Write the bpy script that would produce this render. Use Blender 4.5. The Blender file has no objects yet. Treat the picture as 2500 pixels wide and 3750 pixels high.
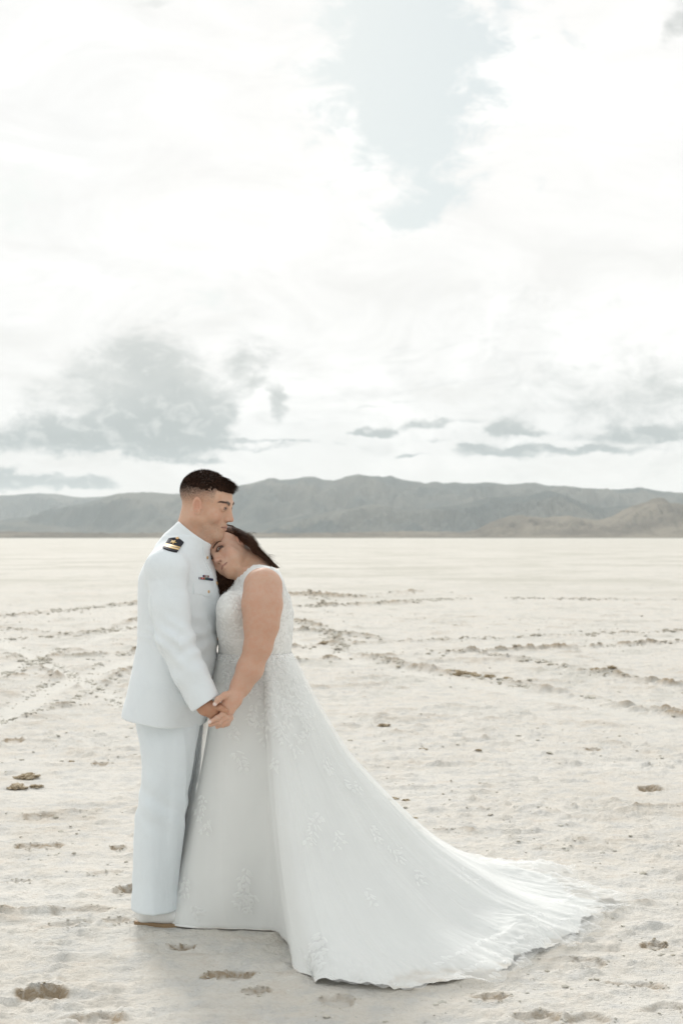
import bpy, math, random
import numpy as np
from mathutils import Matrix, Vector
from mathutils.bvhtree import BVHTree

scene = bpy.context.scene
COL = scene.collection
R = math.radians

# ------------------------------------------------------------------ camera
F_PX, CAM_H, HOR = 5208.0, 1.55, 1968.0        # focal length in photo pixels, eye height, horizon row
cam_data = bpy.data.cameras.new("camera")
cam = bpy.data.objects.new("camera", cam_data)
COL.objects.link(cam)
cam.location = (0, 0, CAM_H)
cam.rotation_euler = (R(90), 0, 0)
cam_data.sensor_fit = 'VERTICAL'
cam_data.sensor_height = 36.0
cam_data.lens = 50.0
cam_data.shift_y = (HOR - 1875.0) / 3750.0
cam_data.clip_start = 0.1
cam_data.clip_end = 60000
cam_data.dof.use_dof = True
cam_data.dof.focus_distance = 5.5
cam_data.dof.aperture_fstop = 5.0
scene.camera = cam

# ------------------------------------------------------------------ exposure
scene.view_settings.view_transform = 'Standard'
scene.view_settings.look = 'None'
scene.view_settings.gamma = 1
scene.view_settings.exposure = 0.12
scene.cycles.use_adaptive_sampling = True
scene.cycles.max_bounces = 8
scene.cycles.transparent_max_bounces = 16
scene.cycles.volume_bounces = 1

# ------------------------------------------------------------------ node helper
class NT:
    """tiny expression builder for shader nodes"""
    def __init__(s, tree):
        s.t = tree
    def node(s, kind, **kw):
        n = s.t.nodes.new(kind)
        for k, v in kw.items():
            setattr(n, k, v)
        return n
    def put(s, sock, v):
        if isinstance(v, bpy.types.NodeSocket):
            s.t.links.new(v, sock)
        else:
            sock.default_value = v
    def m(s, op, a, b=None, c=None, clamp=False):
        n = s.node('ShaderNodeMath', operation=op)
        n.use_clamp = clamp
        s.put(n.inputs[0], a)
        if b is not None: s.put(n.inputs[1], b)
        if c is not None: s.put(n.inputs[2], c)
        return n.outputs[0]
    def comb(s, x, y, z):
        n = s.node('ShaderNodeCombineXYZ')
        for i, v in enumerate((x, y, z)): s.put(n.inputs[i], v)
        return n.outputs[0]
    def noise(s, vec, scale, detail=4, rough=0.55, dist=0.0):
        n = s.node('ShaderNodeTexNoise')
        if vec is not None: s.put(n.inputs['Vector'], vec)
        n.inputs['Scale'].default_value = scale
        n.inputs['Detail'].default_value = detail
        n.inputs['Roughness'].default_value = rough
        n.inputs['Distortion'].default_value = dist
        return n.outputs['Fac']
    def ramp(s, v, lo, hi, a=0.0, b=1.0, smooth=True):
        n = s.node('ShaderNodeMapRange')
        n.interpolation_type = 'SMOOTHSTEP' if smooth else 'LINEAR'
        s.put(n.inputs[0], v)
        for i, q in zip((1, 2, 3, 4), (lo, hi, a, b)): n.inputs[i].default_value = q
        return n.outputs[0]
    def mix(s, f, a, b, blend='MIX'):
        n = s.node('ShaderNodeMix', data_type='RGBA', blend_type=blend)
        s.put(n.inputs[0], f)
        for sock, v in ((n.inputs[6], a), (n.inputs[7], b)):
            if isinstance(v, tuple) and len(v) == 3: v = v + (1,)
            s.put(sock, v)
        return n.outputs[2]

# ------------------------------------------------------------------ sun and sky
SUN_EL, SUN_AZ = 30.0, -14.0       # degrees; azimuth from +Y (straight ahead), negative = left
sun_data = bpy.data.lights.new("sun", 'SUN')
sun_data.energy = 2.7
sun_data.angle = R(13)
sun_data.color = (1.0, 0.97, 0.93)
sun = bpy.data.objects.new("sun", sun_data)
COL.objects.link(sun)
d = Vector((math.sin(R(SUN_AZ)) * math.cos(R(SUN_EL)), math.cos(R(SUN_AZ)) * math.cos(R(SUN_EL)), math.sin(R(SUN_EL))))
sun.rotation_euler = d.to_track_quat('Z', 'Y').to_euler()
sun.location = d * 50

world = bpy.data.worlds.new("World")
scene.world = world
world.use_nodes = True
wt = world.node_tree
wt.nodes.clear()
N = NT(wt)
sky = N.node('ShaderNodeTexSky', sky_type='NISHITA')
sky.sun_disc = False
sky.sun_elevation = R(SUN_EL)
sky.sun_rotation = R(SUN_AZ)
sky.air_density = 1.0
sky.dust_density = 2.0
tc = N.node('ShaderNodeTexCoord')
sep = N.node('ShaderNodeSeparateXYZ')
wt.links.new(tc.outputs['Generated'], sep.inputs[0])
dx, dy, dz = sep.outputs
ay = N.m('MAXIMUM', N.m('ABSOLUTE', dy), 0.12)
U = N.m('MULTIPLY_ADD', N.m('DIVIDE', dx, ay), 5.208, 1.25)
V = N.m('MULTIPLY_ADD', N.m('DIVIDE', dz, ay), -5.208, 1.968)
uv = N.comb(U, N.m('MULTIPLY', V, 1.6), 0.0)
w1 = N.m('SUBTRACT', N.noise(uv, 2.1, 6, 0.6), 0.5)
w2 = N.m('SUBTRACT', N.noise(N.comb(N.m('ADD', U, 7.3), N.m('MULTIPLY', V, 1.6), 3.1), 2.3, 6, 0.6), 0.5)
fine = N.noise(uv, 6.0, 8, 0.66, 0.5)
w3 = N.m('SUBTRACT', N.noise(N.comb(N.m('ADD', U, 3.3), N.m('MULTIPLY', V, 1.6), 8.1), 9.0, 5, 0.6), 0.5)
Uw = N.m('MULTIPLY_ADD', w3, 0.16, N.m('MULTIPLY_ADD', w1, 0.42, U))
Vw = N.m('MULTIPLY_ADD', w3, -0.10, N.m('MULTIPLY_ADD', w2, 0.24, V))

def blobs(lst, uu, vv):
    tot = None
    for (px, py, sx, sy, w) in lst:
        a = N.m('DIVIDE', N.m('SUBTRACT', uu, px / 1000), sx / 1000)
        b = N.m('DIVIDE', N.m('SUBTRACT', vv, py / 1000), sy / 1000)
        q = N.m('ADD', N.m('MULTIPLY', a, a), N.m('MULTIPLY', b, b))
        g = N.m('MULTIPLY', N.m('EXPONENT', N.m('MULTIPLY', q, -1.0)), w)
        tot = g if tot is None else N.m('ADD', tot, g)
    return tot
# grey cloud bodies in the low sky (azimuth / elevation in thousandths of the focal length)
grey = blobs([(560, 1370, 230, 160, 1.15), (230, 1555, 230, 75, 1.0), (640, 1540, 210, 110, 1.1), (420, 1610, 330, 70, 0.8),
              (230, 1400, 160, 90, 0.45), (930, 1480, 55, 60, -0.5), (800, 1310, 40, 30, -0.4), (450, 1655, 45, 30, -0.5), (300, 1490, 60, 40, -0.35), (640, 1560, 150, 90, 0.5), (200, 1590, 150, 45, 0.5), (920, 1350, 90, 110, 0.75), (1030, 1480, 50, 70, 0.85), (-60, 1640, 130, 60, 0.6),
              (60, 1770, 130, 22, 0.9), (330, 1775, 100, 22, 0.9), (1000, 1625, 300, 14, 0.45),
              (2350, 1470, 360, 150, 0.55),
              (2500, 40, 90, 90, 0.7), (560, 0, 130, 40, 0.5), (2000, 1280, 550, 360, 0.26), (800, 1760, 1500, 26, 0.0)], Uw, Vw)
Ut = N.m('MULTIPLY_ADD', w3, 0.20, U); Vt = N.m('ADD', N.m('MULTIPLY_ADD', w3, 0.07, V), N.m('MULTIPLY', w1, 0.05))
thin = blobs([(1375, 1575, 70, 20, 1.0), (1330, 1590, 60, 9, 0.8), (1530, 1552, 105, 15, 0.9), (1640, 1535, 120, 9, 0.5), (1850, 1572, 60, 34, 0.95), (1900, 1590, 110, 10, 0.6), (1745, 1640, 60, 22, 0.9),
              (1870, 1662, 190, 17, 1.0), (2130, 1650, 240, 13, 0.9), (2420, 1610, 210, 17, 1.1), (2400, 1580, 130, 20, 0.7), (1480, 1661, 70, 7, 1.0), (1360, 1492, 90, 12, 0.55), (1500, 1475, 90, 9, 0.4),
              (1560, 1610, 120, 7, 0.4), (1000, 1622, 230, 9, 0.6), (60, 1768, 120, 22, 1.0), (185, 1765, 26, 38, 0.9), (340, 1775, 90, 20, 1.0), (20, 1720, 50, 30, 0.8), (720, 1690, 160, 9, 0.5)], Ut, Vt)
grey = N.m('ADD', grey, thin)
greyn = N.m('MULTIPLY_ADD', N.m('SUBTRACT', fine, 0.5), 1.25, grey)
gmask = N.ramp(greyn, 0.22, 0.95)
blue = blobs([(1500, 60, 370, 280, 1.3), (1480, 430, 300, 220, 1.1), (1600, 690, 170, 100, 0.7), (1480, 800, 130, 70, 0.7),
              (60, 700, 130, 180, 0.6), (640, 930, 140, 80, 0.45), (800, 1100, 110, 100, 0.5), (560, -80, 260, 100, 0.7)], Uw, Vw)
bluen = N.m('MULTIPLY_ADD', N.m('SUBTRACT', fine, 0.5), 2.0, blue)
bmask = N.ramp(bluen, 0.25, 0.95)
# overall cloud deck: bright towards the hidden sun, greyer and bluer behind the camera
dirn = N.noise(tc.outputs['Generated'], 2.6, 6, 0.6)
front = N.ramp(dy, -0.5, 0.8)
WB = 10.0
deck = N.mix(front, (0.80 * WB, 0.84 * WB, 0.85 * WB), (0.945 * WB, 0.935 * WB, 0.917 * WB))
deck = N.mix(N.ramp(dirn, 0.35, 0.75, 0.0, 0.22), deck, (0.72 * WB, 0.78 * WB, 0.80 * WB))
soft1 = N.noise(N.comb(N.m('MULTIPLY', U, 0.8), N.m('MULTIPLY', V, 1.5), 11.0), 2.2, 9, 0.6, 0.8)
soft2 = N.noise(N.comb(U, N.m('MULTIPLY', V, 2.6), 23.0), 3.6, 9, 0.62, 0.6)
low = N.ramp(V, 0.5, 1.7, 0.35, 1.0)
deck = N.mix(N.m('MULTIPLY', N.ramp(soft1, 0.46, 0.70, 0, 0.75), low), deck, (0.76 * WB, 0.755 * WB, 0.73 * WB))
deck = N.mix(N.m('MULTIPLY', N.ramp(soft2, 0.50, 0.72, 0, 0.65), N.ramp(V, 0.9, 1.6, 0.15, 1.0)), deck, (0.69 * WB, 0.70 * WB, 0.69 * WB))
deck = N.mix(N.ramp(soft1, 0.32, 0.50, 0.9, 0.0), deck, (1.06 * WB, 1.05 * WB, 1.03 * WB))
deck = N.mix(N.ramp(dz, 0.015, 0.075, 0.45, 0.0), deck, (1.12 * WB, 1.02 * WB, 0.95 * WB))
visf = N.ramp(dy, 0.3, 0.6)
lowgrey = N.mix(N.ramp(V, 1.35, 1.68), (0.57 * WB, 0.59 * WB, 0.575 * WB), (0.37 * WB, 0.415 * WB, 0.42 * WB))
lowgrey = N.mix(N.ramp(greyn, 0.8, 1.9, 0.0, 0.6), lowgrey, (0.33 * WB, 0.37 * WB, 0.37 * WB))
lowgrey = N.mix(N.ramp(N.noise(uv, 11.0, 6, 0.6, 0.5), 0.48, 0.68, 0.0, 0.5), lowgrey, (0.78 * WB, 0.79 * WB, 0.77 * WB))
c1 = N.mix(N.m('MULTIPLY', gmask, visf), deck, lowgrey)
skyblue = N.mix(0.88, sky.outputs[0], (0.63 * WB, 0.70 * WB, 0.715 * WB))
c2 = N.mix(N.m('MULTIPLY', bmask, visf), c1, skyblue)
bg = N.node('ShaderNodeBackground')
wt.links.new(c2, bg.inputs['Color'])
bg.inputs['Strength'].default_value = 0.1
wo = N.node('ShaderNodeOutputWorld')
wt.links.new(bg.outputs[0], wo.inputs['Surface'])

# ------------------------------------------------------------------ pixel / ground helpers (only for measuring positions)
def W(px, py, Y):
    return np.array([(px - 1250.0) / F_PX * Y, Y, CAM_H + (HOR - py) / F_PX * Y])
def G(px, py):
    Y = CAM_H * F_PX / (py - HOR)
    return np.array([(px - 1250.0) / F_PX * Y, Y])

def tag(o, label=None, cat=None, group=None, kind=None):
    if label: o['label'] = label
    if cat: o['category'] = cat
    if group: o['group'] = group
    if kind: o['kind'] = kind
    return o

def mesh_obj(name, verts, faces, mats, parent=None, smooth=True, col=None, attrs=None, fmat=None):
    """verts Nx3, faces list of int arrays (Mx3 / Mx4); built with foreach_set"""
    verts = np.asarray(verts, dtype=np.float32)
    if not isinstance(faces, (list, tuple)): faces = [faces]
    faces = [np.asarray(f, dtype=np.int32) for f in faces if len(f)]
    me = bpy.data.meshes.new(name)
    me.vertices.add(len(verts))
    me.vertices.foreach_set('co', verts.ravel())
    nl = sum(f.size for f in faces); npoly = sum(len(f) for f in faces)
    me.loops.add(nl); me.polygons.add(npoly)
    me.loops.foreach_set('vertex_index', np.concatenate([f.ravel() for f in faces]))
    tot = np.concatenate([np.full(len(f), f.shape[1], dtype=np.int32) for f in faces])
    me.polygons.foreach_set('loop_start', np.concatenate([[0], np.cumsum(tot)[:-1]]).astype(np.int32))
    me.polygons.foreach_set('loop_total', tot)
    me.polygons.foreach_set('use_smooth', np.full(npoly, smooth))
    if fmat is not None: me.polygons.foreach_set('material_index', np.asarray(fmat, dtype=np.int32))
    if col is not None:
        a = me.attributes.new('Col', 'FLOAT_COLOR', 'POINT')
        c4 = np.ones((len(verts), 4), dtype=np.float32); c4[:, :3] = col
        a.data.foreach_set('color', c4.ravel())
    for k, v in (attrs or {}).items():
        a = me.attributes.new(k, 'FLOAT', 'POINT'); a.data.foreach_set('value', np.asarray(v, dtype=np.float32))
    me.update(calc_edges=True)
    me.validate()
    if not isinstance(mats, (list, tuple)): mats = [mats]
    for m in mats: me.materials.append(m)
    o = bpy.data.objects.new(name, me)
    COL.objects.link(o)
    if parent is not None: o.parent = parent
    return o

# ------------------------------------------------------------------ numpy noise
def _h(ix, iy, iz, seed):
    h = (ix.astype(np.int64) * 374761393 + iy.astype(np.int64) * 668265263 + iz.astype(np.int64) * 2147483647 + seed * 1274126177) & 0xffffffff
    h = ((h ^ (h >> 13)) * 1274126177) & 0xffffffff
    h = ((h ^ (h >> 16)) * 2246822519) & 0xffffffff
    return ((h ^ (h >> 15)) & 0xffff) / 65535.0
def vnoise(x, y, seed=0):
    x = np.asarray(x, dtype=np.float64); y = np.asarray(y, dtype=np.float64)
    ix = np.floor(x); iy = np.floor(y); fx = x - ix; fy = y - iy
    fx = fx * fx * fx * (fx * (fx * 6 - 15) + 10); fy = fy * fy * fy * (fy * (fy * 6 - 15) + 10)
    z0 = np.zeros_like(ix)
    a = _h(ix, iy, z0, seed); b = _h(ix + 1, iy, z0, seed); c = _h(ix, iy + 1, z0, seed); e = _h(ix + 1, iy + 1, z0, seed)
    return (a * (1 - fx) + b * fx) * (1 - fy) + (c * (1 - fx) + e * fx) * fy - 0.5
def fbm(x, y, oct=4, seed=0, rough=0.5):
    x, y = np.asarray(x, dtype=np.float64), np.asarray(y, dtype=np.float64)
    s = 0; a = 1.0; t = 0
    for i in range(oct):
        s = s + a * vnoise(x * 2 ** i + 17.3 * i, y * 2 ** i - 9.1 * i, seed + i); t += a; a *= rough
        x, y = x * 0.8 - y * 0.6, x * 0.6 + y * 0.8
    return s / t * 2
def sstep(a, b, x):
    t = np.clip((x - a) / (b - a), 0, 1); return t * t * (3 - 2 * t)

def new_mat(name):
    m = bpy.data.materials.new(name); m.use_nodes = True
    t = m.node_tree; b = t.nodes['Principled BSDF']
    return m, NT(t), b
# ------------------------------------------------------------------ dry lake bed
ratio = 1.0033
Yd = [3.9]
while Yd[-1] < 75: Yd.append(Yd[-1] * ratio)
while Yd[-1] < 26000: Yd.append(Yd[-1] * 1.03)
Yr = np.array([-600, -150, -40, -10, -3, 0, 1.5, 2.6, 3.2, 3.6] + Yd)
ud = np.linspace(-0.33, 0.33, 760)
ur = np.concatenate([[-60, -12, -3, -1.4, -0.8, -0.5, -0.4, -0.36], ud, [0.36, 0.4, 0.5, 0.8, 1.4, 3, 12, 60]])
sc_ = np.maximum(Yr, 4.0)
GX = ur[None, :] * sc_[:, None]; GY = np.repeat(Yr[:, None], len(ur), 1)
Z = np.zeros_like(GX); MUD = np.zeros_like(GX); DARK = np.zeros_like(GX)
near = np.exp(-np.maximum(GY - 6, 0) / 60.0) * ((GY > 3.0) & (np.abs(GX) < GY * 0.5 + 2))
# crust: soft swells, wind ripples, crumbs
Z += fbm(GX * 0.45, GY * 0.35, 3, 1) * 0.010
rip = fbm(GX * 2.2 + 4, GY * 5.5, 5, 11, 0.62)
Z += rip * 0.014 * near
cr = fbm(GX * 9, GY * 16, 4, 21, 0.6)
Z += (np.maximum(cr - 0.08, 0) * 0.030 + cr * 0.006) * near * sstep(-0.5, 0.3, fbm(GX * 0.8, GY * 0.9, 2, 5))
Z += fbm(GX * 30, GY * 34, 3, 31) * 0.0034 * near
streak = np.clip(fbm(GX * 2.6, GY * 7.5, 5, 151, 0.68) - 0.10, 0, 1)
Z += streak * 0.035 * near * sstep(3.5, 9, GY)
MUD += sstep(0.1, 0.4, streak) * 0.18 * near
bumpy = np.clip(fbm(GX * 1.9, GY * 2.3, 5, 141, 0.62) - 0.16, 0, 1) * sstep(8, 14, GY)
Z += bumpy * 0.075 * near
MUD += sstep(0.05, 0.30, bumpy) * 0.35 * near
scab = sstep(0.22, 0.45, fbm(GX * 3.1, GY * 5.2, 5, 41, 0.65))
Z += scab * 0.009 * near
MUD += scab * 0.14 * near

def pxpts(pts):
    return [tuple(G(*p)) for p in pts]
def track(pts, h, w, mud, seed=0, groove=0.0, rough=1.0):
    """a ploughed-up ridge along a polyline on the ground"""
    pts = pxpts(pts)
    best = np.full(GX.shape, 1e9); along = np.zeros_like(GX); acc = 0
    y0 = min(p[1] for p in pts) - 6 * w; y1 = max(p[1] for p in pts) + 6 * w
    r0, r1 = np.searchsorted(Yr, [y0, y1]); sl = slice(max(r0 - 1, 0), r1 + 1)
    X_, Y_ = GX[sl], GY[sl]
    wob = fbm(X_ * 1.3, Y_ * 0.8, 3, 90 + seed) * w * 0.5
    b = best[sl]; al = along[sl]
    for (ax, ay_), (bx, by) in zip(pts[:-1], pts[1:]):
        vx, vy = bx - ax, by - ay_; L2 = vx * vx + vy * vy; L = math.sqrt(L2)
        t = np.clip(((X_ - ax) * vx + (Y_ - ay_) * vy) / L2, 0, 1)
        dd = np.hypot(X_ - ax - t * vx, Y_ - ay_ - t * vy)
        m = dd < b; b = np.where(m, dd, b); al = np.where(m, acc + t * L, al); acc += L
    b = b + wob
    g = np.exp(-(b / w) ** 2)
    nz = 0.45 + rough * fbm(X_ * 5.0 + 3, Y_ * 6 + 1, 4, 60 + seed, 0.7) * 1.8
    gate = sstep(-0.45, 0.15, fbm(al * 0.6, al * 0 + seed * 3.7, 3, 70 + seed))
    e = g * np.clip(nz, 0, 1.6) * (0.25 + 0.75 * gate)
    Z[sl] += 1.35 * h * e - groove * np.exp(-((b - w * 1.8) / w) ** 2)
    MUD[sl] = np.maximum(MUD[sl], np.clip(e ** 1.5 * mud * 1.5, 0, 1))
TR = [  # pixel polylines measured on the photograph, height m, half width m, mud
    ([(0, 2615), (190, 2495), (495, 2392)], 0.035, 0.10, 0.45),
    ([(0, 2655), (335, 2535), (495, 2440)], 0.030, 0.10, 0.40),
    ([(-40, 2500), (150, 2420), (500, 2268)], 0.035, 0.14, 0.5),
    ([(0, 2416), (130, 2412), (495, 2396)], 0.035, 0.12, 0.75),
    ([(0, 2478), (230, 2472), (360, 2463), (500, 2455)], 0.032, 0.09, 0.85),
    ([(0, 2380), (90, 2420), (300, 2520), (480, 2600)], 0.028, 0.09, 0.4),
    ([(120, 2400), (330, 2500), (430, 2540)], 0.022, 0.07, 0.3),
    ([(0, 2345), (250, 2330), (500, 2300)], 0.04, 0.2, 0.5),
    ([(-20, 2300), (500, 2350)], 0.03, 0.2, 0.4),
    ([(180, 2590), (420, 2585)], 0.02, 0.06, 0.4),
    ([(0, 2260), (520, 2210)], 0.04, 0.3, 0.45),
    ([(1080, 2372), (1249, 2362), (1823, 2337), (2500, 2311), (2700, 2305)], 0.055, 0.15, 0.85),
    ([(1060, 2425), (1300, 2412), (1670, 2392), (2148, 2373), (2500, 2355), (2700, 2350)], 0.050, 0.13, 0.85),
    ([(1040, 2270), (1180, 2300), (1268, 2390), (1574, 2459), (1861, 2500), (2148, 2560), (2500, 2625), (2700, 2660)], 0.042, 0.16, 0.6),
    ([(1794, 2400), (1960, 2425), (2148, 2464), (2500, 2517), (2700, 2550)], 0.050, 0.15, 0.8),
    ([(1040, 2310), (1230, 2320), (1400, 2345)], 0.05, 0.2, 0.6),
    ([(1150, 2548), (1440, 2550)], 0.018, 0.06, 0.6),
    ([(1160, 2670), (1300, 2664), (1460, 2672)], 0.022, 0.06, 0.5),
    ([(1700, 2715), (1800, 2712)], 0.03, 0.05, 0.4),
    ([(1400, 2210), (1700, 2190), (2500, 2200)], 0.03, 0.35, 0.35),
    ([(1080, 2180), (1300, 2190), (1500, 2170)], 0.07, 0.8, 0.85),
    ([(1080, 2225), (1300, 2218), (1480, 2212)], 0.06, 0.4, 0.7),
    ([(1449, 2966), (1800, 2968), (2150, 2964), (2500, 2956), (2700, 2950)], 0.022, 0.035, 0.55),
    ([(170, 2974), (497, 2976)], 0.020, 0.035, 0.55),
    ([(2190, 3320), (2500, 3312), (2700, 3308)], 0.020, 0.030, 0.35),
    ([(-60, 3345), (190, 3338)], 0.020, 0.03, 0.3),
    ([(1600, 3045), (1720, 3050)], 0.02, 0.03, 0.6),
    ([(2080, 3170), (2500, 3195)], 0.012, 0.04, 0.2),
]
for i, (p, h, w, m) in enumerate(TR): track(p, h, w, m, i)
# pale arc scraped by a tyre far out, and far streaks
DARK += sstep(0.0, 0.5, fbm(GX * 0.012, GY * 0.05, 4, 201)) * sstep(18, 60, GY) * 0.5
def pale(pts, w):
    pts = pxpts(pts)
    for (ax, ay_), (bx, by) in zip(pts[:-1], pts[1:]):
        vx, vy = bx - ax, by - ay_; L2 = vx * vx + vy * vy
        t = np.clip(((GX - ax) * vx + (GY - ay_) * vy) / L2, 0, 1)
        g = np.exp(-(np.hypot(GX - ax - t * vx, GY - ay_ - t * vy) / w) ** 2)
        DARK[:] = np.minimum(DARK, 1) - g * 0.9
PALE = np.zeros_like(GX)
def strip(pts, w, k=0.8):
    """a smooth, pale, pressed wheel track"""
    pts = pxpts(pts)
    for (ax, ay_), (bx, by) in zip(pts[:-1], pts[1:]):
        vx, vy = bx - ax, by - ay_; L2 = vx * vx + vy * vy
        t = np.clip(((GX - ax) * vx + (GY - ay_) * vy) / L2, 0, 1)
        g = np.exp(-(np.hypot(GX - ax - t * vx, GY - ay_ - t * vy) / w) ** 4) * k
        Z[:] = Z * (1 - g) - 0.012 * g; MUD[:] = MUD * (1 - g); PALE[:] = np.maximum(PALE, g)
strip([(-60, 2668), (200, 2515), (495, 2415)], .16)
strip([(-60, 2318), (100, 2400), (240, 2465), (480, 2590)], .15, .7)
strip([(-60, 2500), (150, 2405), (500, 2290)], .18, .6)
strip([(1040, 2400), (1700, 2372), (2500, 2335)], .16, .6)
strip([(1060, 2345), (1300, 2425), (1700, 2500), (2500, 2660)], .14, .5)
pale([(1110, 2130), (1200, 2092), (1262, 2055), (1300, 2025), (1310, 2008)], 0.5)

def foot(px, py, L, wid, ang, depth=0.016, mud=1.0, seed=0):
    depth *= 1.3; mud *= 1.0
    """a shoe print: sunken, brown inside, crumbly raised rim"""
    cx, cy = G(px, py)
    r0, r1 = np.searchsorted(Yr, [cy - L, cy + L]); sl = slice(r0, r1)
    X_, Y_ = GX[sl] - cx, GY[sl] - cy
    ca, sa = math.cos(ang), math.sin(ang)
    a = X_ * ca + Y_ * sa; b = -X_ * sa + Y_ * ca
    n = fbm(GX[sl] * 14, GY[sl] * 14, 3, 300 + seed) * 0.35
    waist = 1 - 0.28 * np.exp(-((a / L + 0.12) / 0.16) ** 2)
    q = np.sqrt((a / (L / 2)) ** 2 + (b / (wid / 2 * waist)) ** 2) + n
    ins = 1 - sstep(0.72, 1.0, q); rim = np.exp(-((q - 1.18) / 0.17) ** 2) * np.clip(0.35 + n * 2.0, 0, 1.0)
    Z[sl] += -depth * ins * (0.75 + 0.35 * (a / L)) + depth * 0.75 * rim
    MUD[sl] = np.maximum(MUD[sl] * (1 - 0.5 * ins), np.clip((0.40 * ins + 1.1 * np.exp(-((q - 0.90) / 0.22) ** 2)) * mud * (0.95 + n), 0, 1))
FT = [(845, 3580, .17, .13, .2, .022, 1.0), (151, 3650, .15, .12, .1, .028, 1.1), (1801, 3660, .12, .12, .5, .016, .6), (2152, 3523, .12, .10, -.4, .010, .45),
      (2320, 3612, .20, .10, -.25, .010, .5), (2391, 3468, .10, .10, -.3, .020, .9), (105, 3104, .14, .16, .0, .014, .7), (190, 3103, .12, .16, .0, .014, .7),
      (433, 3112, .07, .09, 0, .018, 1.0), (370, 2800, .11, .22, .1, .020, .8), (2375, 2892, .15, .20, -.1, .022, .9),
      (662, 3472, .10, .045, .15, .022, 1.2), (300, 3340, .26, .16, .1, .010, .35), (462, 3256, .07, .09, 0, .022, .9), (430, 3380, .12, .12, .2, .010, .5),
      (250, 3390, .20, .12, .1, .010, .3), (940, 3635, .09, .07, .2, .014, .6), (1970, 3738, .16, .12, .2, .016, .55), (1235, 3668, .12, .12, .1, .012, .4), (2150, 3740, .16, .12, .2, .010, .4),
      (50, 2715, .16, .3, .1, .02, .8), (140, 2990, .16, .14, .1, .012, .5), (480, 3270, .16, .10, .1, .012, .4), (2168, 2748, .11, .12, 0, .016, .7), (350, 3735, .2, .12, 0, .014, .5),
      (1880, 3510, .05, .07, 0, .02, .9), (1430, 3300, .1, .1, 0, .01, .3), (60, 3230, .14, .12, .3, .012, .3), (390, 3200, .15, .12, -.2, .01, .3), (2420, 3700, .16, .1, .4, .012, .3)]
for i, f in enumerate(FT): foot(*f, seed=i)
MUD += sstep(0.30, 0.62, fbm(GX * 1.3 + 9, GY * 2.4, 5, 77, 0.62)) * 0.22 * near
Z[GY < 3.0] = 0
nr, nc = GX.shape
idx = np.arange(nr * nc).reshape(nr, nc)
quads = np.stack([idx[:-1, :-1], idx[:-1, 1:], idx[1:, 1:], idx[1:, :-1]], -1).reshape(-1, 4)

gm, g, gb = new_mat("salt_crust")
geo = g.node('ShaderNodeNewGeometry').outputs['Position']
mud = g.node('ShaderNodeAttribute', attribute_name='mud').outputs['Fac']
drk = g.node('ShaderNodeAttribute', attribute_name='dark').outputs['Fac']
n_big = g.noise(geo, 0.9, 5, 0.6)
n_mid = g.noise(geo, 7.0, 6, 0.65)
n_fin = g.noise(geo, 60.0, 4, 0.6)
n_grn = g.noise(geo, 260.0, 2, 0.6)
c = g.mix(g.ramp(n_big, 0.35, 0.65), (0.645, 0.605, 0.54), (0.70, 0.67, 0.615))
c = g.mix(g.ramp(n_mid, 0.42, 0.68, 0, 0.6), c, (0.54, 0.54, 0.525))
c = g.mix(g.ramp(n_mid, 0.30, 0.44, 0.5, 0), c, (0.60, 0.525, 0.445))
c = g.mix(g.ramp(n_fin, 0.25, 0.5, 0.30, 0), c, (0.42, 0.38, 0.31))
c = g.mix(g.ramp(n_fin, 0.62, 0.70, 0.0, 0.5), c, (0.76, 0.75, 0.71))
mudc = g.mix(n_mid, (0.27, 0.195, 0.12), (0.39, 0.31, 0.215))
mk = g.m('MULTIPLY', mud, g.ramp(n_fin, 0.3, 0.6, 0.55, 1.1))
c = g.mix(g.ramp(mk, 0.08, 0.9, 0, 0.92, False), c, mudc)
vc = g.node('ShaderNodeTexVoronoi', feature='DISTANCE_TO_EDGE'); vc.inputs['Scale'].default_value = 9.0
vw = g.node('ShaderNodeVectorMath', operation='ADD'); nv = g.node('ShaderNodeTexNoise'); nv.inputs['Scale'].default_value = 5.0; nv.inputs['Detail'].default_value = 5
g.put(nv.inputs['Vector'], geo)
sc3 = g.node('ShaderNodeVectorMath', operation='SCALE'); g.put(sc3.inputs[0], nv.outputs['Color']); sc3.inputs['Scale'].default_value = 0.25
g.put(vw.inputs[0], geo); g.put(vw.inputs[1], sc3.outputs[0]); g.put(vc.inputs['Vector'], vw.outputs[0])
crack = g.m('MULTIPLY', g.ramp(vc.outputs['Distance'], 0.0, 0.035, 1.0, 0.0), g.ramp(n_mid, 0.45, 0.6))
c = g.mix(g.m('MULTIPLY', crack, 0.03), c, (0.40, 0.35, 0.28))
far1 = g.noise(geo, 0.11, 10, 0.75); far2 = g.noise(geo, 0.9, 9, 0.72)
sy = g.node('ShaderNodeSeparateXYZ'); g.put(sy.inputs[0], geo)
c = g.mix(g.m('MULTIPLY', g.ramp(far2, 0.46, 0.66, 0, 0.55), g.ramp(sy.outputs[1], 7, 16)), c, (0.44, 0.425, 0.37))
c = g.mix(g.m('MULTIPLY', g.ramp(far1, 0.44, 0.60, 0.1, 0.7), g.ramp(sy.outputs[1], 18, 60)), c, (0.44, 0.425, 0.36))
c = g.mix(g.m('MULTIPLY', g.node('ShaderNodeAttribute', attribute_name='pale').outputs['Fac'], 0.6), c, (0.70, 0.68, 0.625))
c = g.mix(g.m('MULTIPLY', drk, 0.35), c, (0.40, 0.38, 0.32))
g.put(gb.inputs['Base Color'], c)
gb.inputs['Roughness'].default_value = 0.9
gb.inputs['Specular IOR Level'].default_value = 0.15
bmp = g.node('ShaderNodeBump'); bmp.inputs['Distance'].default_value = 0.009; bmp.inputs['Strength'].default_value = 1.0
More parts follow.
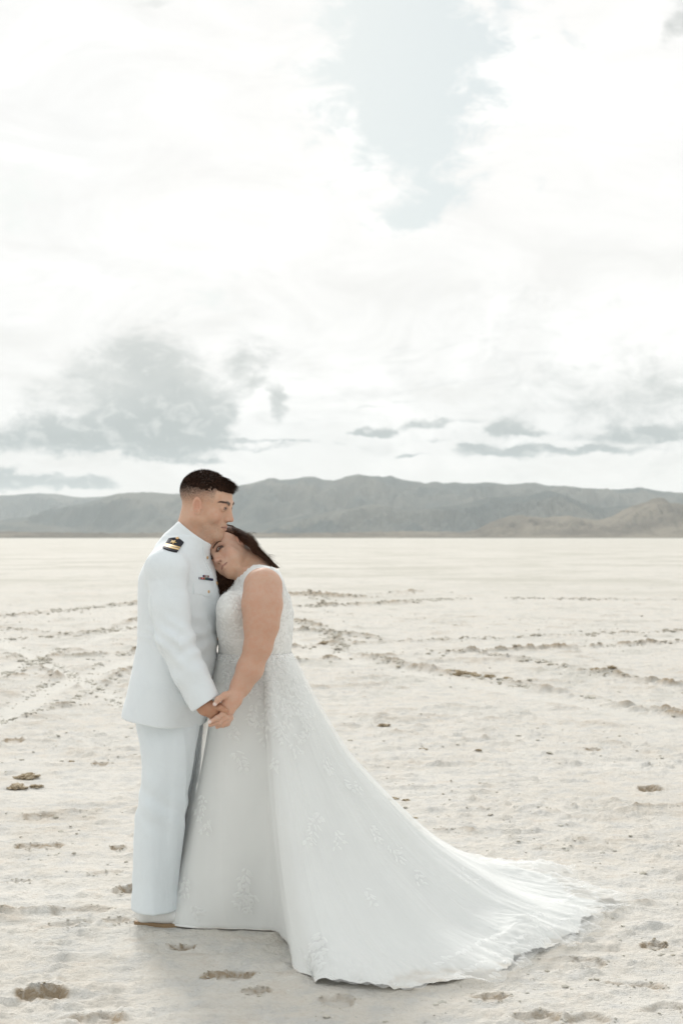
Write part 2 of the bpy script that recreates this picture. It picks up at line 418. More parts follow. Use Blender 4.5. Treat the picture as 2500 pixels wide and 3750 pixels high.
hgt = g.m('ADD', g.m('MULTIPLY', n_fin, 1.0), g.m('MULTIPLY', n_grn, 0.35))
g.put(bmp.inputs['Height'], g.m('SUBTRACT', g.m('ADD', hgt, g.m('MULTIPLY', g.noise(geo, 22.0, 5, 0.65), 1.6)), g.m('MULTIPLY', crack, 0.15)))
g.put(gb.inputs['Normal'], bmp.outputs[0])
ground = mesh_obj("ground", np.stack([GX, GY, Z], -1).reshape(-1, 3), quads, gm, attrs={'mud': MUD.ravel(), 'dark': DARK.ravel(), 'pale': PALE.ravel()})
tag(ground, "pale cracked salt crust of a dry lake bed with tyre tracks and shoe prints", kind='structure')

# ------------------------------------------------------------------ clods of mud
cm, g, gb = new_mat("dried_mud")
pos = g.node('ShaderNodeTexCoord').outputs['Object']
nn = g.noise(pos, 45.0, 5, 0.65)
cc = g.mix(g.ramp(nn, 0.35, 0.65), (0.34, 0.26, 0.165), (0.52, 0.44, 0.32))
g.put(gb.inputs['Base Color'], g.mix(g.ramp(nn, 0.58, 0.72, 0, .7), cc, (0.58, 0.54, 0.46)))
gb.inputs['Roughness'].default_value = 0.95
bp = g.node('ShaderNodeBump'); bp.inputs['Distance'].default_value = 0.006
g.put(bp.inputs['Height'], nn); g.put(gb.inputs['Normal'], bp.outputs[0])
CL = [(1700, 2476, .26, "largest brown mud clod in the tyre ridge to the right of the bride"), (1655, 2462, .16, "brown mud clod just left of the largest one in the tyre ridge"),
      (1790, 2480, .14, "brown mud clod just right of the largest one in the tyre ridge"), (1855, 2488, .10, "small brown clod at the right end of the row in the tyre ridge"),
      (2184, 2464, .18, "brown clod on the tyre ridge far to the right"), (2240, 2458, .10, "small brown clod beside a brown clod on the ridge far to the right"),
      (1195, 2362, .20, "ochre clod on the tyre track just behind the bride's waist"),
      (1440, 2926, .055, "brown clod on the crust close to the edge of the skirt"), (1487, 2930, .045, "small brown clod right of another clod near the edge of the skirt"),
      (1516, 2996, .040, "small dark clod alone above a low ridge beside the skirt"), (1520, 3026, .05, "flat brown clod beside the skirt just below a dark one"),
      (100, 2850, .13, "largest dark brown clod at the left edge of the ground"), (60, 2885, .12, "flat dark clod in front of the largest clod at the left edge"), (140, 2882, .08, "small dark clod right of the flat clod at the left edge"),
      (262, 2790, .035, "small round clod alone between the left edge and the groom's trousers"), (180, 2737, .02, "tiny clod left of another tiny one at the left"), (205, 2738, .02, "tiny clod right of another tiny one at the left"),
      (1250, 2768, .04, "small clod half hidden at the edge of the skirt below the hands"), (1753, 2752, .04, "small brown clod alone on the crust right of the skirt"), (1550, 2747, .07, "flat brown clod right of the skirt at thigh height"),
      (1403, 2664, .09, "brown clod right of the skirt at hip height"), (1598, 2797, .022, "tiny dark pebble on the crust right of the skirt")]
rng = np.random.default_rng(5)
import itertools
def icos(n=4):
    import bmesh
    bm = bmesh.new(); bmesh.ops.create_icosphere(bm, subdivisions=n, radius=1)
    v = np.array([x.co[:] for x in bm.verts]); f = np.array([[q.index for q in p.verts] for p in bm.faces]); bm.free(); return v, f
iv, if_ = icos(4)
def ground_z(x, y):
    r = int(np.clip(np.searchsorted(Yr, y), 1, nr - 1)); cidx = int(np.clip(np.searchsorted(ur * sc_[r], x), 1, nc - 1))
    return float(Z[r, cidx])
for i, (px, py, s, lab) in enumerate(CL):
    x, y = G(px, py)
    n = fbm(iv[:, 0] * 2.2 + i * 5, iv[:, 1] * 2.2 + iv[:, 2] * 2.4, 5, 400 + i, 0.7)
    v = iv * (1 + 1.05 * n[:, None]) * np.array([s / 2, s / 2 * 0.8, s * 0.16])
    o = mesh_obj("mud_clod", v, if_, cm, smooth=False)
    o.location = (x, y, ground_z(x, y) + s * 0.04)
    tag(o, lab, "mud clod", "clods of dried mud on the lake bed")

# ------------------------------------------------------------------ loose crumbs of crust: far too many to count
rng = np.random.default_rng(77)
pts_ = []
for (pp, h, w, m) in TR:
    q = pxpts(pp)
    for (ax, ay_), (bx, by) in zip(q[:-1], q[1:]):
        L_ = math.hypot(bx - ax, by - ay_); n_ = int(min(L_ * 42, 800)); Ym = (ay_ + by) / 2
        for _ in range(n_):
            t = rng.uniform(); gate = vnoise(np.array([t * L_ * 1.1 + ax]), np.array([ay_ * 3.0]))[0]
            if gate < -0.12: continue
            s = w * 0.15 * rng.lognormal(0, .5)
            pts_.append((ax + (bx - ax) * t + rng.normal(0, w * .55), ay_ + (by - ay_) * t + rng.normal(0, w * .8), min(s, .06), min(1, m * rng.uniform(.2, .9))))
for _ in range(4800):                       # sparse over the near crust
    y = 4.2 + 26 * rng.uniform() ** 1.7; x = rng.uniform(-.3, .3) * y
    if vnoise(np.array([x * 1.1]), np.array([y * 1.3]), 5)[0] < -0.05: continue
    pts_.append((x, y, 0.0022 * y ** .55 * rng.lognormal(0, .55), rng.uniform(0, .7) ** 2))
for (px, py, L_, wd, an, dp, md) in [f[:7] for f in FT]:
    cx, cy = G(px, py)
    for _ in range(16):
        a = rng.uniform(0, 6.28); r_ = rng.normal(1.08, .12)
        pts_.append((cx + math.cos(a) * L_ / 2 * r_, cy + math.sin(a) * wd / 2 * r_, rng.uniform(.003, .009), md * rng.uniform(.3, 1)))
v1, f1 = icos(1)
Vc, Fc, Cc = [], [], []
for i, (x, y, s, m) in enumerate(pts_):
    if y < 3.9 or y > 70 or abs(x) > y * .33: continue
    r_ = rng.uniform(.6, 1.25, (len(v1), 1)); a = rng.uniform(0, 6.28); ca, sa = math.cos(a), math.sin(a)
    v = v1 * r_ * np.array([s, s * rng.uniform(.5, .9), s * .36]); v = np.stack([v[:, 0] * ca - v[:, 1] * sa, v[:, 0] * sa + v[:, 1] * ca, v[:, 2]], 1)
    Vc.append(v + [x, y, ground_z(x, y) + s * .10]); Fc.append(f1 + len(Vc) * 0 + (len(Vc) - 1) * len(v1))
    col = np.array([.61, .585, .52]) * (1 - m) + np.array([.30, .25, .17]) * m
    Cc.append(np.tile(col * rng.uniform(.85, 1.1), (len(v1), 1)))
crm, g, gb = new_mat("crumbled_crust")
g.put(gb.inputs['Base Color'], g.node('ShaderNodeAttribute', attribute_name='Col').outputs['Color']); gb.inputs['Roughness'].default_value = 0.95
cro = mesh_obj("crust_crumbs", np.concatenate(Vc), np.concatenate(Fc), crm, smooth=False, col=np.concatenate(Cc))
tag(cro, "loose crumbs of pale crust and dried mud strewn over the lake bed", kind='stuff')

# ------------------------------------------------------------------ hills
def hill_mat(name, c1, c2, sc):
    m, g, b = new_mat(name)
    p = g.node('ShaderNodeNewGeometry').outputs['Position']
    n = g.noise(p, sc, 8, 0.62)
    n2 = g.noise(p, sc * 6, 5, 0.65)
    c = g.mix(g.ramp(n, 0.38, 0.62), c1, c2)
    c = g.mix(g.ramp(n2, 0.5, 0.7, 0, 0.5), c, tuple(x * 0.6 for x in c1))
    g.put(b.inputs['Base Color'], c); b.inputs['Roughness'].default_value = 1.0; b.inputs['Specular IOR Level'].default_value = 0
    return m
def hills(name, prof, D, depth, base_frac, mat, seed, label, rough=0.12, nx=0, ny=130):
    px = np.array([p[0] for p in prof], float); py = np.array([p[1] for p in prof], float)
    nx = int(np.clip((px[-1] - px[0]) / 4.0, 900, 3600)); ny = 130 if nx < 3000 else 100
    X = np.linspace((px[0] - 1250) / F_PX * D, (px[-1] - 1250) / F_PX * D, nx)
    H = (HOR - np.interp(X / D * F_PX + 1250, px, py)) / F_PX * D
    k = np.ones(3) / 3; H = np.convolve(np.pad(H, 1, 'edge'), k, 'valid') * 1.03
    H = np.maximum(H, 0) * (1 + 0.035 * fbm(X / D * 60, X * 0 + seed, 4, seed + 70, 0.6))
    t = np.linspace(-1, 1, ny)                       # -1 front foot, 0 crest, 1 back foot
    XX = np.repeat(X[None, :], ny, 0); TT = np.repeat(t[:, None], nx, 1)
    YY = D + TT * depth * (1 + 0.25 * fbm(XX / depth * 1.5, TT * 0, 3, seed))
    L = H.max()
    prof_t = (1 - np.abs(TT) ** 0.85)
    ridg = 1 - 2 * np.abs(fbm(XX / depth * 5.0, TT * 1.6, 6, seed + 9, 0.6))
    env = 1 - np.exp(-(TT / 0.22) ** 2)
    Zh = H[None, :] * prof_t * (1 + (ridg - 0.6) * 0.95 * env) + fbm(XX / L * 3, TT * 8, 6, seed + 3, 0.65) * L * 0.12 * (0.25 + 0.75 * env) * np.sqrt(np.clip(prof_t, 0, 1))
    Zh = np.where(np.abs(TT) > 0.999, -3, Zh)
    ii = np.arange(nx * ny).reshape(ny, nx)
    q = np.stack([ii[:-1, :-1], ii[:-1, 1:], ii[1:, 1:], ii[1:, :-1]], -1).reshape(-1, 4)
    o = mesh_obj(name, np.stack([XX, YY, Zh], -1).reshape(-1, 3), q, mat)
    tag(o, label, kind='structure'); return o
MB = hill_mat("hill_rock_far", (0.085, 0.10, 0.10), (0.17, 0.165, 0.145), 0.002)
MN = hill_mat("hill_rock_near", (0.15, 0.13, 0.105), (0.25, 0.215, 0.17), 0.004)
hills("hills", [(-900, 1880), (-500, 1850), (-100, 1822), (0, 1816), (80, 1811), (150, 1808), (300, 1822), (380, 1821), (440, 1814), (560, 1860), (700, 1900), (1000, 1940)], 9500, 1300, 0, MB, 1, "palest blue-grey hills at the far left horizon")
hills("hills", [(-9000, 1940), (-7000, 1870), (-5500, 1900), (-4200, 1840), (-3000, 1880), (-2200, 1850), (-1500, 1900), (-900, 1930), (-300, 1915), (0, 1905), (150, 1888), (210, 1866), (260, 1855), (340, 1840), (420, 1810), (460, 1801), (600, 1805), (700, 1804), (870, 1780), (985, 1750), (1050, 1760), (1100, 1756), (1150, 1742), (1190, 1756), (1225, 1764), (1270, 1750), (1310, 1742), (1345, 1748), (1432, 1744), (1480, 1760), (1560, 1768), (1590, 1762), (1640, 1770), (1700, 1776), (1780, 1768), (1860, 1770), (1960, 1769), (2000, 1778), (2060, 1776), (2130, 1787), (2170, 1786), (2225, 1796), (2280, 1791), (2340, 1788), (2400, 1797), (2500, 1806), (2700, 1812), (3300, 1840), (4200, 1800), (5200, 1860), (6500, 1830), (8500, 1890), (10500, 1940)],
      6500, 1500, 0, MB, 2, "long grey mountain ridge with several peaks across the horizon")
hills("hills", [(900, 1968), (980, 1935), (1040, 1905), (1130, 1884), (1250, 1866), (1340, 1852), (1400, 1850), (1480, 1868), (1560, 1862), (1680, 1848), (1800, 1822), (1920, 1818), (2010, 1800), (2060, 1812), (2120, 1842), (2200, 1858), (2350, 1850), (2500, 1860), (2900, 1900), (3300, 1950)],
      4900, 700, 0, MB, 3, "lower foothills in front of the main grey ridge")
hills("hills", [(-900, 1940), (0, 1945), (300, 1950), (700, 1952), (1100, 1950), (1500, 1945), (1700, 1948), (1745, 1938), (1800, 1908), (1860, 1892), (1900, 1886), (1990, 1895), (2080, 1888), (2180, 1905), (2240, 1892), (2300, 1858), (2370, 1836), (2400, 1822), (2430, 1824), (2450, 1842), (2500, 1846), (2700, 1830), (3300, 1900)],
      3600, 520, 0, MN, 4, "brown rocky foothills nearest at the right horizon")

# ------------------------------------------------------------------ haze
hm = bpy.data.materials.new("haze_air"); hm.use_nodes = True
hm.node_tree.nodes.clear(); h = NT(hm.node_tree)
pv = h.node('ShaderNodeVolumePrincipled')
pv.inputs['Color'].default_value = (0.88, 0.945, 0.965, 1)
pv.inputs['Density'].default_value = 1.0 / 13000
pv.inputs['Anisotropy'].default_value = 0.0
ho = h.node('ShaderNodeOutputMaterial')
hm.node_tree.links.new(pv.outputs[0], ho.inputs['Volume'])
bx = np.array([[x, y, z] for x in (-27000, 27000) for y in (-900, 13000) for z in (-6, 480)], float)
hz = mesh_obj("haze", bx, np.array([[0, 1, 3, 2], [4, 6, 7, 5], [0, 4, 5, 1], [2, 3, 7, 6], [0, 2, 6, 4], [1, 5, 7, 3]]), hm, smooth=False)
tag(hz, "thin pale haze over the lake bed", kind='stuff')
# ------------------------------------------------------------------ implicit sculpting: fields, primitives, surface nets
def axis(*segs):
    """piecewise axis: (start, end, step), ..."""
    out = []
    for a, b, s in segs:
        n = max(1, int(round((b - a) / s)))
        out += list(np.linspace(a, b, n, endpoint=False))
    out.append(segs[-1][1])
    return np.array(out, dtype=np.float32)

class Field:
    def __init__(s, xs, ys, zs):
        s.ax = [xs, ys, zs]
        s.D = np.full((len(xs), len(ys), len(zs)), 0.2, dtype=np.float32)
        s.M = Matrix.Identity(4)
    def apply(s, lo, hi, fn, k=0.0, op='+'):
        lo = np.asarray(lo, float); hi = np.asarray(hi, float)
        cs = np.array([[x, y, z, 1] for x in (lo[0], hi[0]) for y in (lo[1], hi[1]) for z in (lo[2], hi[2])])
        Mn = np.array(s.M)
        wc = (cs @ Mn.T)[:, :3]
        pad = 0.015 + k
        sl = []
        for i in range(3):
            a = np.searchsorted(s.ax[i], wc[:, i].min() - pad); b = np.searchsorted(s.ax[i], wc[:, i].max() + pad)
            if b <= a: return s
            sl.append(slice(a, b))
        X, Y, Z_ = np.meshgrid(s.ax[0][sl[0]], s.ax[1][sl[1]], s.ax[2][sl[2]], indexing='ij')
        Mi = np.linalg.inv(Mn); sc = abs(np.linalg.det(Mn[:3, :3])) ** (1 / 3)
        x = X * Mi[0, 0] + Y * Mi[0, 1] + Z_ * Mi[0, 2] + Mi[0, 3]
        y = X * Mi[1, 0] + Y * Mi[1, 1] + Z_ * Mi[1, 2] + Mi[1, 3]
        z = X * Mi[2, 0] + Y * Mi[2, 1] + Z_ * Mi[2, 2] + Mi[2, 3]
        d = (fn(x, y, z) * sc).astype(np.float32)
        D = s.D[tuple(sl)]
        if op == '-': a, b, sg = -D, d, -1.0
        elif op == '&': a, b, sg = -D, -d, -1.0
        else: a, b, sg = D, d, 1.0
        if k > 0:
            h = np.clip(0.5 + 0.5 * (b - a) / k, 0, 1)
            r = a * h + b * (1 - h) - k * h * (1 - h)
            if sg > 0: r = b + (a - b) * h - k * h * (1 - h) if False else (b * (1 - h) + a * h) - k * h * (1 - h)
            # union of a and b: h weights a when b > a
            else: r = (b * (1 - h) + a * h) - k * h * (1 - h)
            if op == '-':       # D minus d  = max(D, -d) = -min(-D, d)
                pass
        else:
            r = np.minimum(a, b)
        s.D[tuple(sl)] = sg * r
        return s
    # --- primitives
    def ell(s, c, r, k=0.0, op='+', rot=None):
        c = np.asarray(c, float); r = np.asarray(r, float) * np.ones(3)
        Rm = np.array(rot.to_3x3() if rot is not None else Matrix.Identity(3))
        e = np.abs(Rm) @ r
        def fn(x, y, z):
            x, y, z = x - c[0], y - c[1], z - c[2]
            a = x * Rm[0, 0] + y * Rm[1, 0] + z * Rm[2, 0]; b = x * Rm[0, 1] + y * Rm[1, 1] + z * Rm[2, 1]; q = x * Rm[0, 2] + y * Rm[1, 2] + z * Rm[2, 2]
            k0 = np.sqrt((a / r[0]) ** 2 + (b / r[1]) ** 2 + (q / r[2]) ** 2)
            k1 = np.sqrt((a / r[0] ** 2) ** 2 + (b / r[1] ** 2) ** 2 + (q / r[2] ** 2) ** 2) + 1e-9
            return np.where(k0 < 1e-4, -r.min(), k0 * (k0 - 1) / k1)
        return s.apply(c - e, c + e, fn, k, op)
    def cap(s, a, b, ra, rb=None, k=0.0, op='+', squash=None):
        """round cone a..b; squash=(axis, factor): thinner by factor along axis"""
        if rb is None: rb = ra
        a = np.asarray(a, float); b = np.asarray(b, float); ba = b - a; L2 = max(float(ba @ ba), 1e-9)
        rm = max(ra, rb)
        def fn(x, y, z):
            px, py, pz = x - a[0], y - a[1], z - a[2]
            h = np.clip((px * ba[0] + py * ba[1] + pz * ba[2]) / L2, 0, 1)
            qx, qy, qz = px - h * ba[0], py - h * ba[1], pz - h * ba[2]
            if squash is not None:
                n = np.asarray(squash[0], float); n = n / np.linalg.norm(n)
                dn = (qx * n[0] + qy * n[1] + qz * n[2]) * (1 / squash[1] - 1)
                qx, qy, qz = qx + dn * n[0], qy + dn * n[1], qz + dn * n[2]
                return (np.sqrt(qx * qx + qy * qy + qz * qz) - (ra + (rb - ra) * h)) * min(1.0, squash[1])
            return np.sqrt(qx * qx + qy * qy + qz * qz) - (ra + (rb - ra) * h)
        return s.apply(np.minimum(a, b) - rm, np.maximum(a, b) + rm, fn, k, op)
    def chain(s, pts, rs, k=0.004, kk=None, squash=None):
        """joined round cones built as one thing, then blended in with k"""
        pts = [np.asarray(p, float) for p in pts]; rm = max(rs)
        lo = np.min(pts, 0) - rm; hi = np.max(pts, 0) + rm
        def fn(x, y, z):
            D = None
            for a, b, ra, rb in zip(pts[:-1], pts[1:], rs[:-1], rs[1:]):
                ba = b - a; L2 = max(float(ba @ ba), 1e-9)
                px, py, pz = x - a[0], y - a[1], z - a[2]
                h = np.clip((px * ba[0] + py * ba[1] + pz * ba[2]) / L2, 0, 1)
                qx, qy, qz = px - h * ba[0], py - h * ba[1], pz - h * ba[2]
                if squash is not None:
                    n = np.asarray(squash[0], float); n = n / np.linalg.norm(n)
                    dn = (qx * n[0] + qy * n[1] + qz * n[2]) * (1 / squash[1] - 1)
                    qx, qy, qz = qx + dn * n[0], qy + dn * n[1], qz + dn * n[2]
                d = np.sqrt(qx * qx + qy * qy + qz * qz) - (ra + (rb - ra) * h)
                if D is None: D = d
                else:
                    kq = kk or 0.01
                    hh = np.clip(0.5 + 0.5 * (d - D) / kq, 0, 1)
                    D = d * (1 - hh) + D * hh - kq * hh * (1 - hh)
            return D
        return s.apply(lo, hi, fn, k)
    def stack(s, rows, yaw=0.0, k=0.0, op='+', p=2.0, warp=None):
        """vertical body of elliptical sections; rows: z, cx, cy, a (along forward), b (along side)"""
        rows = sorted(rows); zz = np.array([r[0] for r in rows]); T = np.array(rows)[:, 1:]
        ca, sa = math.cos(yaw), math.sin(yaw)
        m = T[:, 2:].max()
        lo = [T[:, 0].min() - m, T[:, 1].min() - m, zz[0]]; hi = [T[:, 0].max() + m, T[:, 1].max() + m, zz[-1]]
        fine_z = np.linspace(zz[0], zz[-1], 160)
        tab = np.stack([np.interp(fine_z, zz, T[:, j]) for j in range(4)], 1)
        kr = np.hanning(15); kr /= kr.sum()
        tab = np.stack([np.convolve(np.pad(tab[:, j], 7, 'edge'), kr, 'valid') for j in range(4)], 1)
        def fn(x, y, z):
            zc = np.clip(z, zz[0], zz[-1])
            cx, cy, A, B = (np.interp(zc, fine_z, tab[:, j]) for j in range(4))
            u = (x - cx) * ca + (y - cy) * sa; v = -(x - cx) * sa + (y - cy) * ca
            if warp is not None: u, v, A, B = warp(u, v, z, A, B)
            q = (np.abs(u / A) ** p + np.abs(v / B) ** p) ** (1 / p)
            d = (q - 1) * np.minimum(A, B)
            dz = np.maximum(zz[0] - z, z - zz[-1])
            return np.where((d > 0) & (dz > 0), np.hypot(np.maximum(d, 0), np.maximum(dz, 0)), np.maximum(d, dz))
        return s.apply(lo, hi, fn, k, op)
    def half(s, p0, n, k=0.0, lo=None, hi=None):
        """keep the side opposite to n"""
        n = np.asarray(n, float); n = n / np.linalg.norm(n); p0 = np.asarray(p0, float)
        lo = [a[0] for a in s.ax] if lo is None else lo; hi = [a[-1] for a in s.ax] if hi is None else hi
        return s.apply(lo, hi, lambda x, y, z: (x - p0[0]) * n[0] + (y - p0[1]) * n[1] + (z - p0[2]) * n[2], k, '&')
    def mesh(s, smooth=2, lam=0.5):
        D = s.D; S = D < 0
        # cells containing the surface
        c = S[:-1, :-1, :-1].astype(np.int8)
        for o in ((1, 0, 0), (0, 1, 0), (0, 0, 1), (1, 1, 0), (1, 0, 1), (0, 1, 1), (1, 1, 1)):
            c = c + S[o[0]:S.shape[0] - 1 + o[0], o[1]:S.shape[1] - 1 + o[1], o[2]:S.shape[2] - 1 + o[2]]
        act = (c > 0) & (c < 8)
        I = np.argwhere(act)
        vid = np.full(act.shape, -1, dtype=np.int32); vid[act] = np.arange(len(I))
        i, j, k = I.T
        cor = {}
        for o in [(a, b, e) for a in (0, 1) for b in (0, 1) for e in (0, 1)]:
            cor[o] = D[i + o[0], j + o[1], k + o[2]]
        P = np.zeros((len(I), 3)); cnt = np.zeros(len(I))
        for o in cor:
            for ax_ in range(3):
                if o[ax_] == 1: continue
                q = list(o); q[ax_] = 1; q = tuple(q)
                a, b = cor[o], cor[q]
                cr_ = (a < 0) != (b < 0)
                t = np.where(cr_, a / np.where(cr_, a - b, 1), 0)
                pt = np.tile(np.array(o, float), (len(I), 1)); pt[:, ax_] = t
                P[cr_] += pt[cr_]; cnt[cr_] += 1
        P = P / cnt[:, None] + I
        V_ = np.stack([np.interp(P[:, a], np.arange(len(s.ax[a])), s.ax[a]) for a in range(3)], 1)
        F_ = []
        for ax_ in range(3):
            o = [0, 0, 0]; o[ax_] = 1
            n0, n1, n2 = S.shape
            A = S[:n0 - o[0], :n1 - o[1], :n2 - o[2]]; B = S[o[0]:, o[1]:, o[2]:]
            E = np.argwhere(A != B)
            u, v = (ax_ + 1) % 3, (ax_ + 2) % 3
            ok = (E[:, u] > 0) & (E[:, v] > 0) & (E[:, u] < S.shape[u] - 1) & (E[:, v] < S.shape[v] - 1)
            E = E[ok]; flip = A[tuple(E.T)]
            def cell(du, dv):
                q = E.copy(); q[:, u] -= du; q[:, v] -= dv; return vid[tuple(q.T)]
            q = np.stack([cell(1, 1), cell(0, 1), cell(0, 0), cell(1, 0)], 1)
            q[~flip] = q[~flip][:, ::-1]
            F_.append(q)
        F_ = np.concatenate(F_)
        F_ = F_[(F_ >= 0).all(1)]
        e = np.concatenate([F_[:, [0, 1]], F_[:, [1, 2]], F_[:, [2, 3]], F_[:, [3, 0]]])
        deg = np.bincount(e[:, 0], minlength=len(V_)) + np.bincount(e[:, 1], minlength=len(V_))
        for _ in range(smooth):
            acc = np.zeros_like(V_)
            for a in range(3):
                acc[:, a] = np.bincount(e[:, 0], V_[e[:, 1], a], len(V_)) + np.bincount(e[:, 1], V_[e[:, 0], a], len(V_))
            V_ = V_ + lam * (acc / np.maximum(deg, 1)[:, None] - V_)
        return V_, F_

def largest(V_, F_):
    """keep the biggest connected piece, so that a body is one continuous surface"""
    lab = np.arange(len(V_))
    e = np.concatenate([F_[:, [0, 1]], F_[:, [1, 2]], F_[:, [2, 3]], F_[:, [3, 0]]])
    while True:
        m = np.minimum(lab[e[:, 0]], lab[e[:, 1]])
        new = lab.copy(); np.minimum.at(new, e[:, 0], m); np.minimum.at(new, e[:, 1], m)
        new = new[new]; new = new[new]
        if (new == lab).all(): break
        lab = new
    c = np.bincount(lab, minlength=len(V_)); keep = lab == c.argmax()
    idm = np.cumsum(keep) - 1
    F2 = idm[F_[keep[F_[:, 0]]]]
    return V_[keep], F2

def frame(origin, right, fwd, up, s=1.0):
    """head frame: x right of the person, y forward, z up; origin world"""
    y = Vector(fwd).normalized(); x = Vector(right); x = (x - y * x.dot(y)).normalized(); z = x.cross(y)
    if z.dot(Vector(up)) < 0: z = -z
    M = Matrix((x, y, z)).transposed().to_4x4()
    return Matrix.Translation(Vector(origin)) @ M @ Matrix.Scale(s, 4)

def mir(p, sx): return (p[0] * sx, p[1], p[2])

def head(f, M, fem=False):
    f.M = M
    f.ell((0, -0.012, 0.036), (0.074, 0.096, 0.082))
    f.ell((0, 0.028, 0.030), (0.062, 0.062, 0.062), k=0.02)          # forehead
    f.ell((0, 0.022, -0.035), (0.060, 0.062, 0.076), k=0.02)         # mid face
    jw = 0.060 if fem else 0.062
    for sx in (-1, 1):
        jr = 0.024 if fem else 0.017
        jx = 0.050 if fem else jw * 0.93
        f.cap((sx * jx, 0.004 if fem else -0.004, -0.052), (sx * 0.020, 0.064, -0.104), jr, jr * 0.9, k=0.022)
        f.cap((sx * jx, 0.004 if fem else -0.006, -0.02), (sx * jx, 0.004 if fem else -0.002, -0.056), jr * (0.85 if fem else 1), jr, k=0.022)
        f.ell((sx * 0.043, 0.056, -0.036), (0.026, 0.024, 0.026) if fem else (0.021, 0.022, 0.022), k=0.022)   # cheek
        if fem: f.ell((sx * 0.040, 0.045, -0.066), (0.026, 0.030, 0.030), k=0.024)
    f.ell((0, 0.072, -0.104), (0.020, 0.020, 0.018) if fem else (0.024, 0.021, 0.021), k=0.02)       # chin
    if fem: f.ell((0, 0.015, -0.094), (0.044, 0.048, 0.024), k=0.03)
    if not fem: f.cap((-0.036, 0.083, 0.018), (0.036, 0.083, 0.018), 0.0115, k=0.014)   # brow ridge
    f.ell((0, 0.073, -0.068), (0.028, 0.020, 0.026), k=0.018)        # muzzle
    for sx in (-1, 1):                                               # eye sockets
        f.ell((sx * 0.033, 0.103, 0.000), (0.019, 0.019, 0.013), k=0.014, op='-')
        f.ell((sx * 0.0315, 0.0795, 0.000), (0.0150, 0.0145, 0.0128), k=0.005)      # lids
    # nose
    f.cap((0, 0.078, 0.014), (0, 0.090, -0.034), 0.0125, 0.0165, k=0.012)
    f.cap((0, 0.087, 0.010), (0, 0.1045, -0.033), 0.0078, 0.0095, k=0.010)
    f.ell((0, 0.1080, -0.037), (0.0100, 0.0092, 0.0088), k=0.006)
    for sx in (-1, 1):
        f.ell((sx * 0.0125, 0.0955, -0.0400), (0.0072, 0.0095, 0.0072), k=0.005)
        f.ell((sx * 0.0068, 0.1025, -0.0485), (0.0034, 0.0052, 0.0040), k=0.002, op='-')
    # lips
    wl = 0.023
    for sx in (-1, 1):
        f.cap((0, 0.0925, -0.0665), (sx * wl, 0.080, -0.0700), 0.0058, 0.0028, k=0.005)
        f.cap((0, 0.0910, -0.0765), (sx * wl * 0.85, 0.080, -0.0725), 0.0068, 0.0030, k=0.005)
        f.cap((0, 0.102, -0.0712), (sx * (wl + .001), 0.0865, -0.0714), 0.0016, 0.0013, k=0.003, op='-')
        # eye slit
        f.ell((sx * 0.032, 0.0965, 0.000), (0.0135, 0.012, 0.0053 if fem else 0.0038), k=0.0015, op='-', rot=Matrix.Rotation(R(-sx * 5), 4, 'Y'))
    for sx in (-1, 1):                                               # ears
        rot = Matrix.Rotation(R(sx * 20), 4, 'Z') @ Matrix.Rotation(R(12), 4, 'X')
        ey, ez = (-0.004, -0.010) if not fem else (-0.016, -0.006)
        Me = M @ Matrix.Translation((0, ey + 0.016, ez + 0.006)); f.M = Me
        f.ell((sx * 0.0785, -0.016, -0.006), (0.0080, 0.0175, 0.031), k=0.005, rot=rot)
        f.ell((sx * 0.0745, -0.009, -0.031), (0.0065, 0.010, 0.010), k=0.006)
        f.ell((sx * 0.0880, -0.0135, -0.003), (0.0100, 0.0105, 0.0200), k=0.002, op='-', rot=rot)
        f.ell((sx * 0.0860, -0.006, -0.016), (0.0080, 0.0060, 0.0075), k=0.002, op='-')
        if fem: f.cap((sx * 0.0805, -0.014, -0.016), (sx * 0.0825, -0.019, 0.010), 0.0026, 0.0020, k=0.002)
        f.ell((sx * 0.0765, 0.0005, -0.014), (0.004, 0.0035, 0.006), k=0.003)
    f.M = Matrix.Identity(4)

def locals_(V_, M):
    Mi = np.linalg.inv(np.array(M)); return V_ @ Mi[:3, :3].T + Mi[:3, 3]

def blendc(c, m, col): return c * (1 - m[:, None]) + np.array(col) * m[:, None]

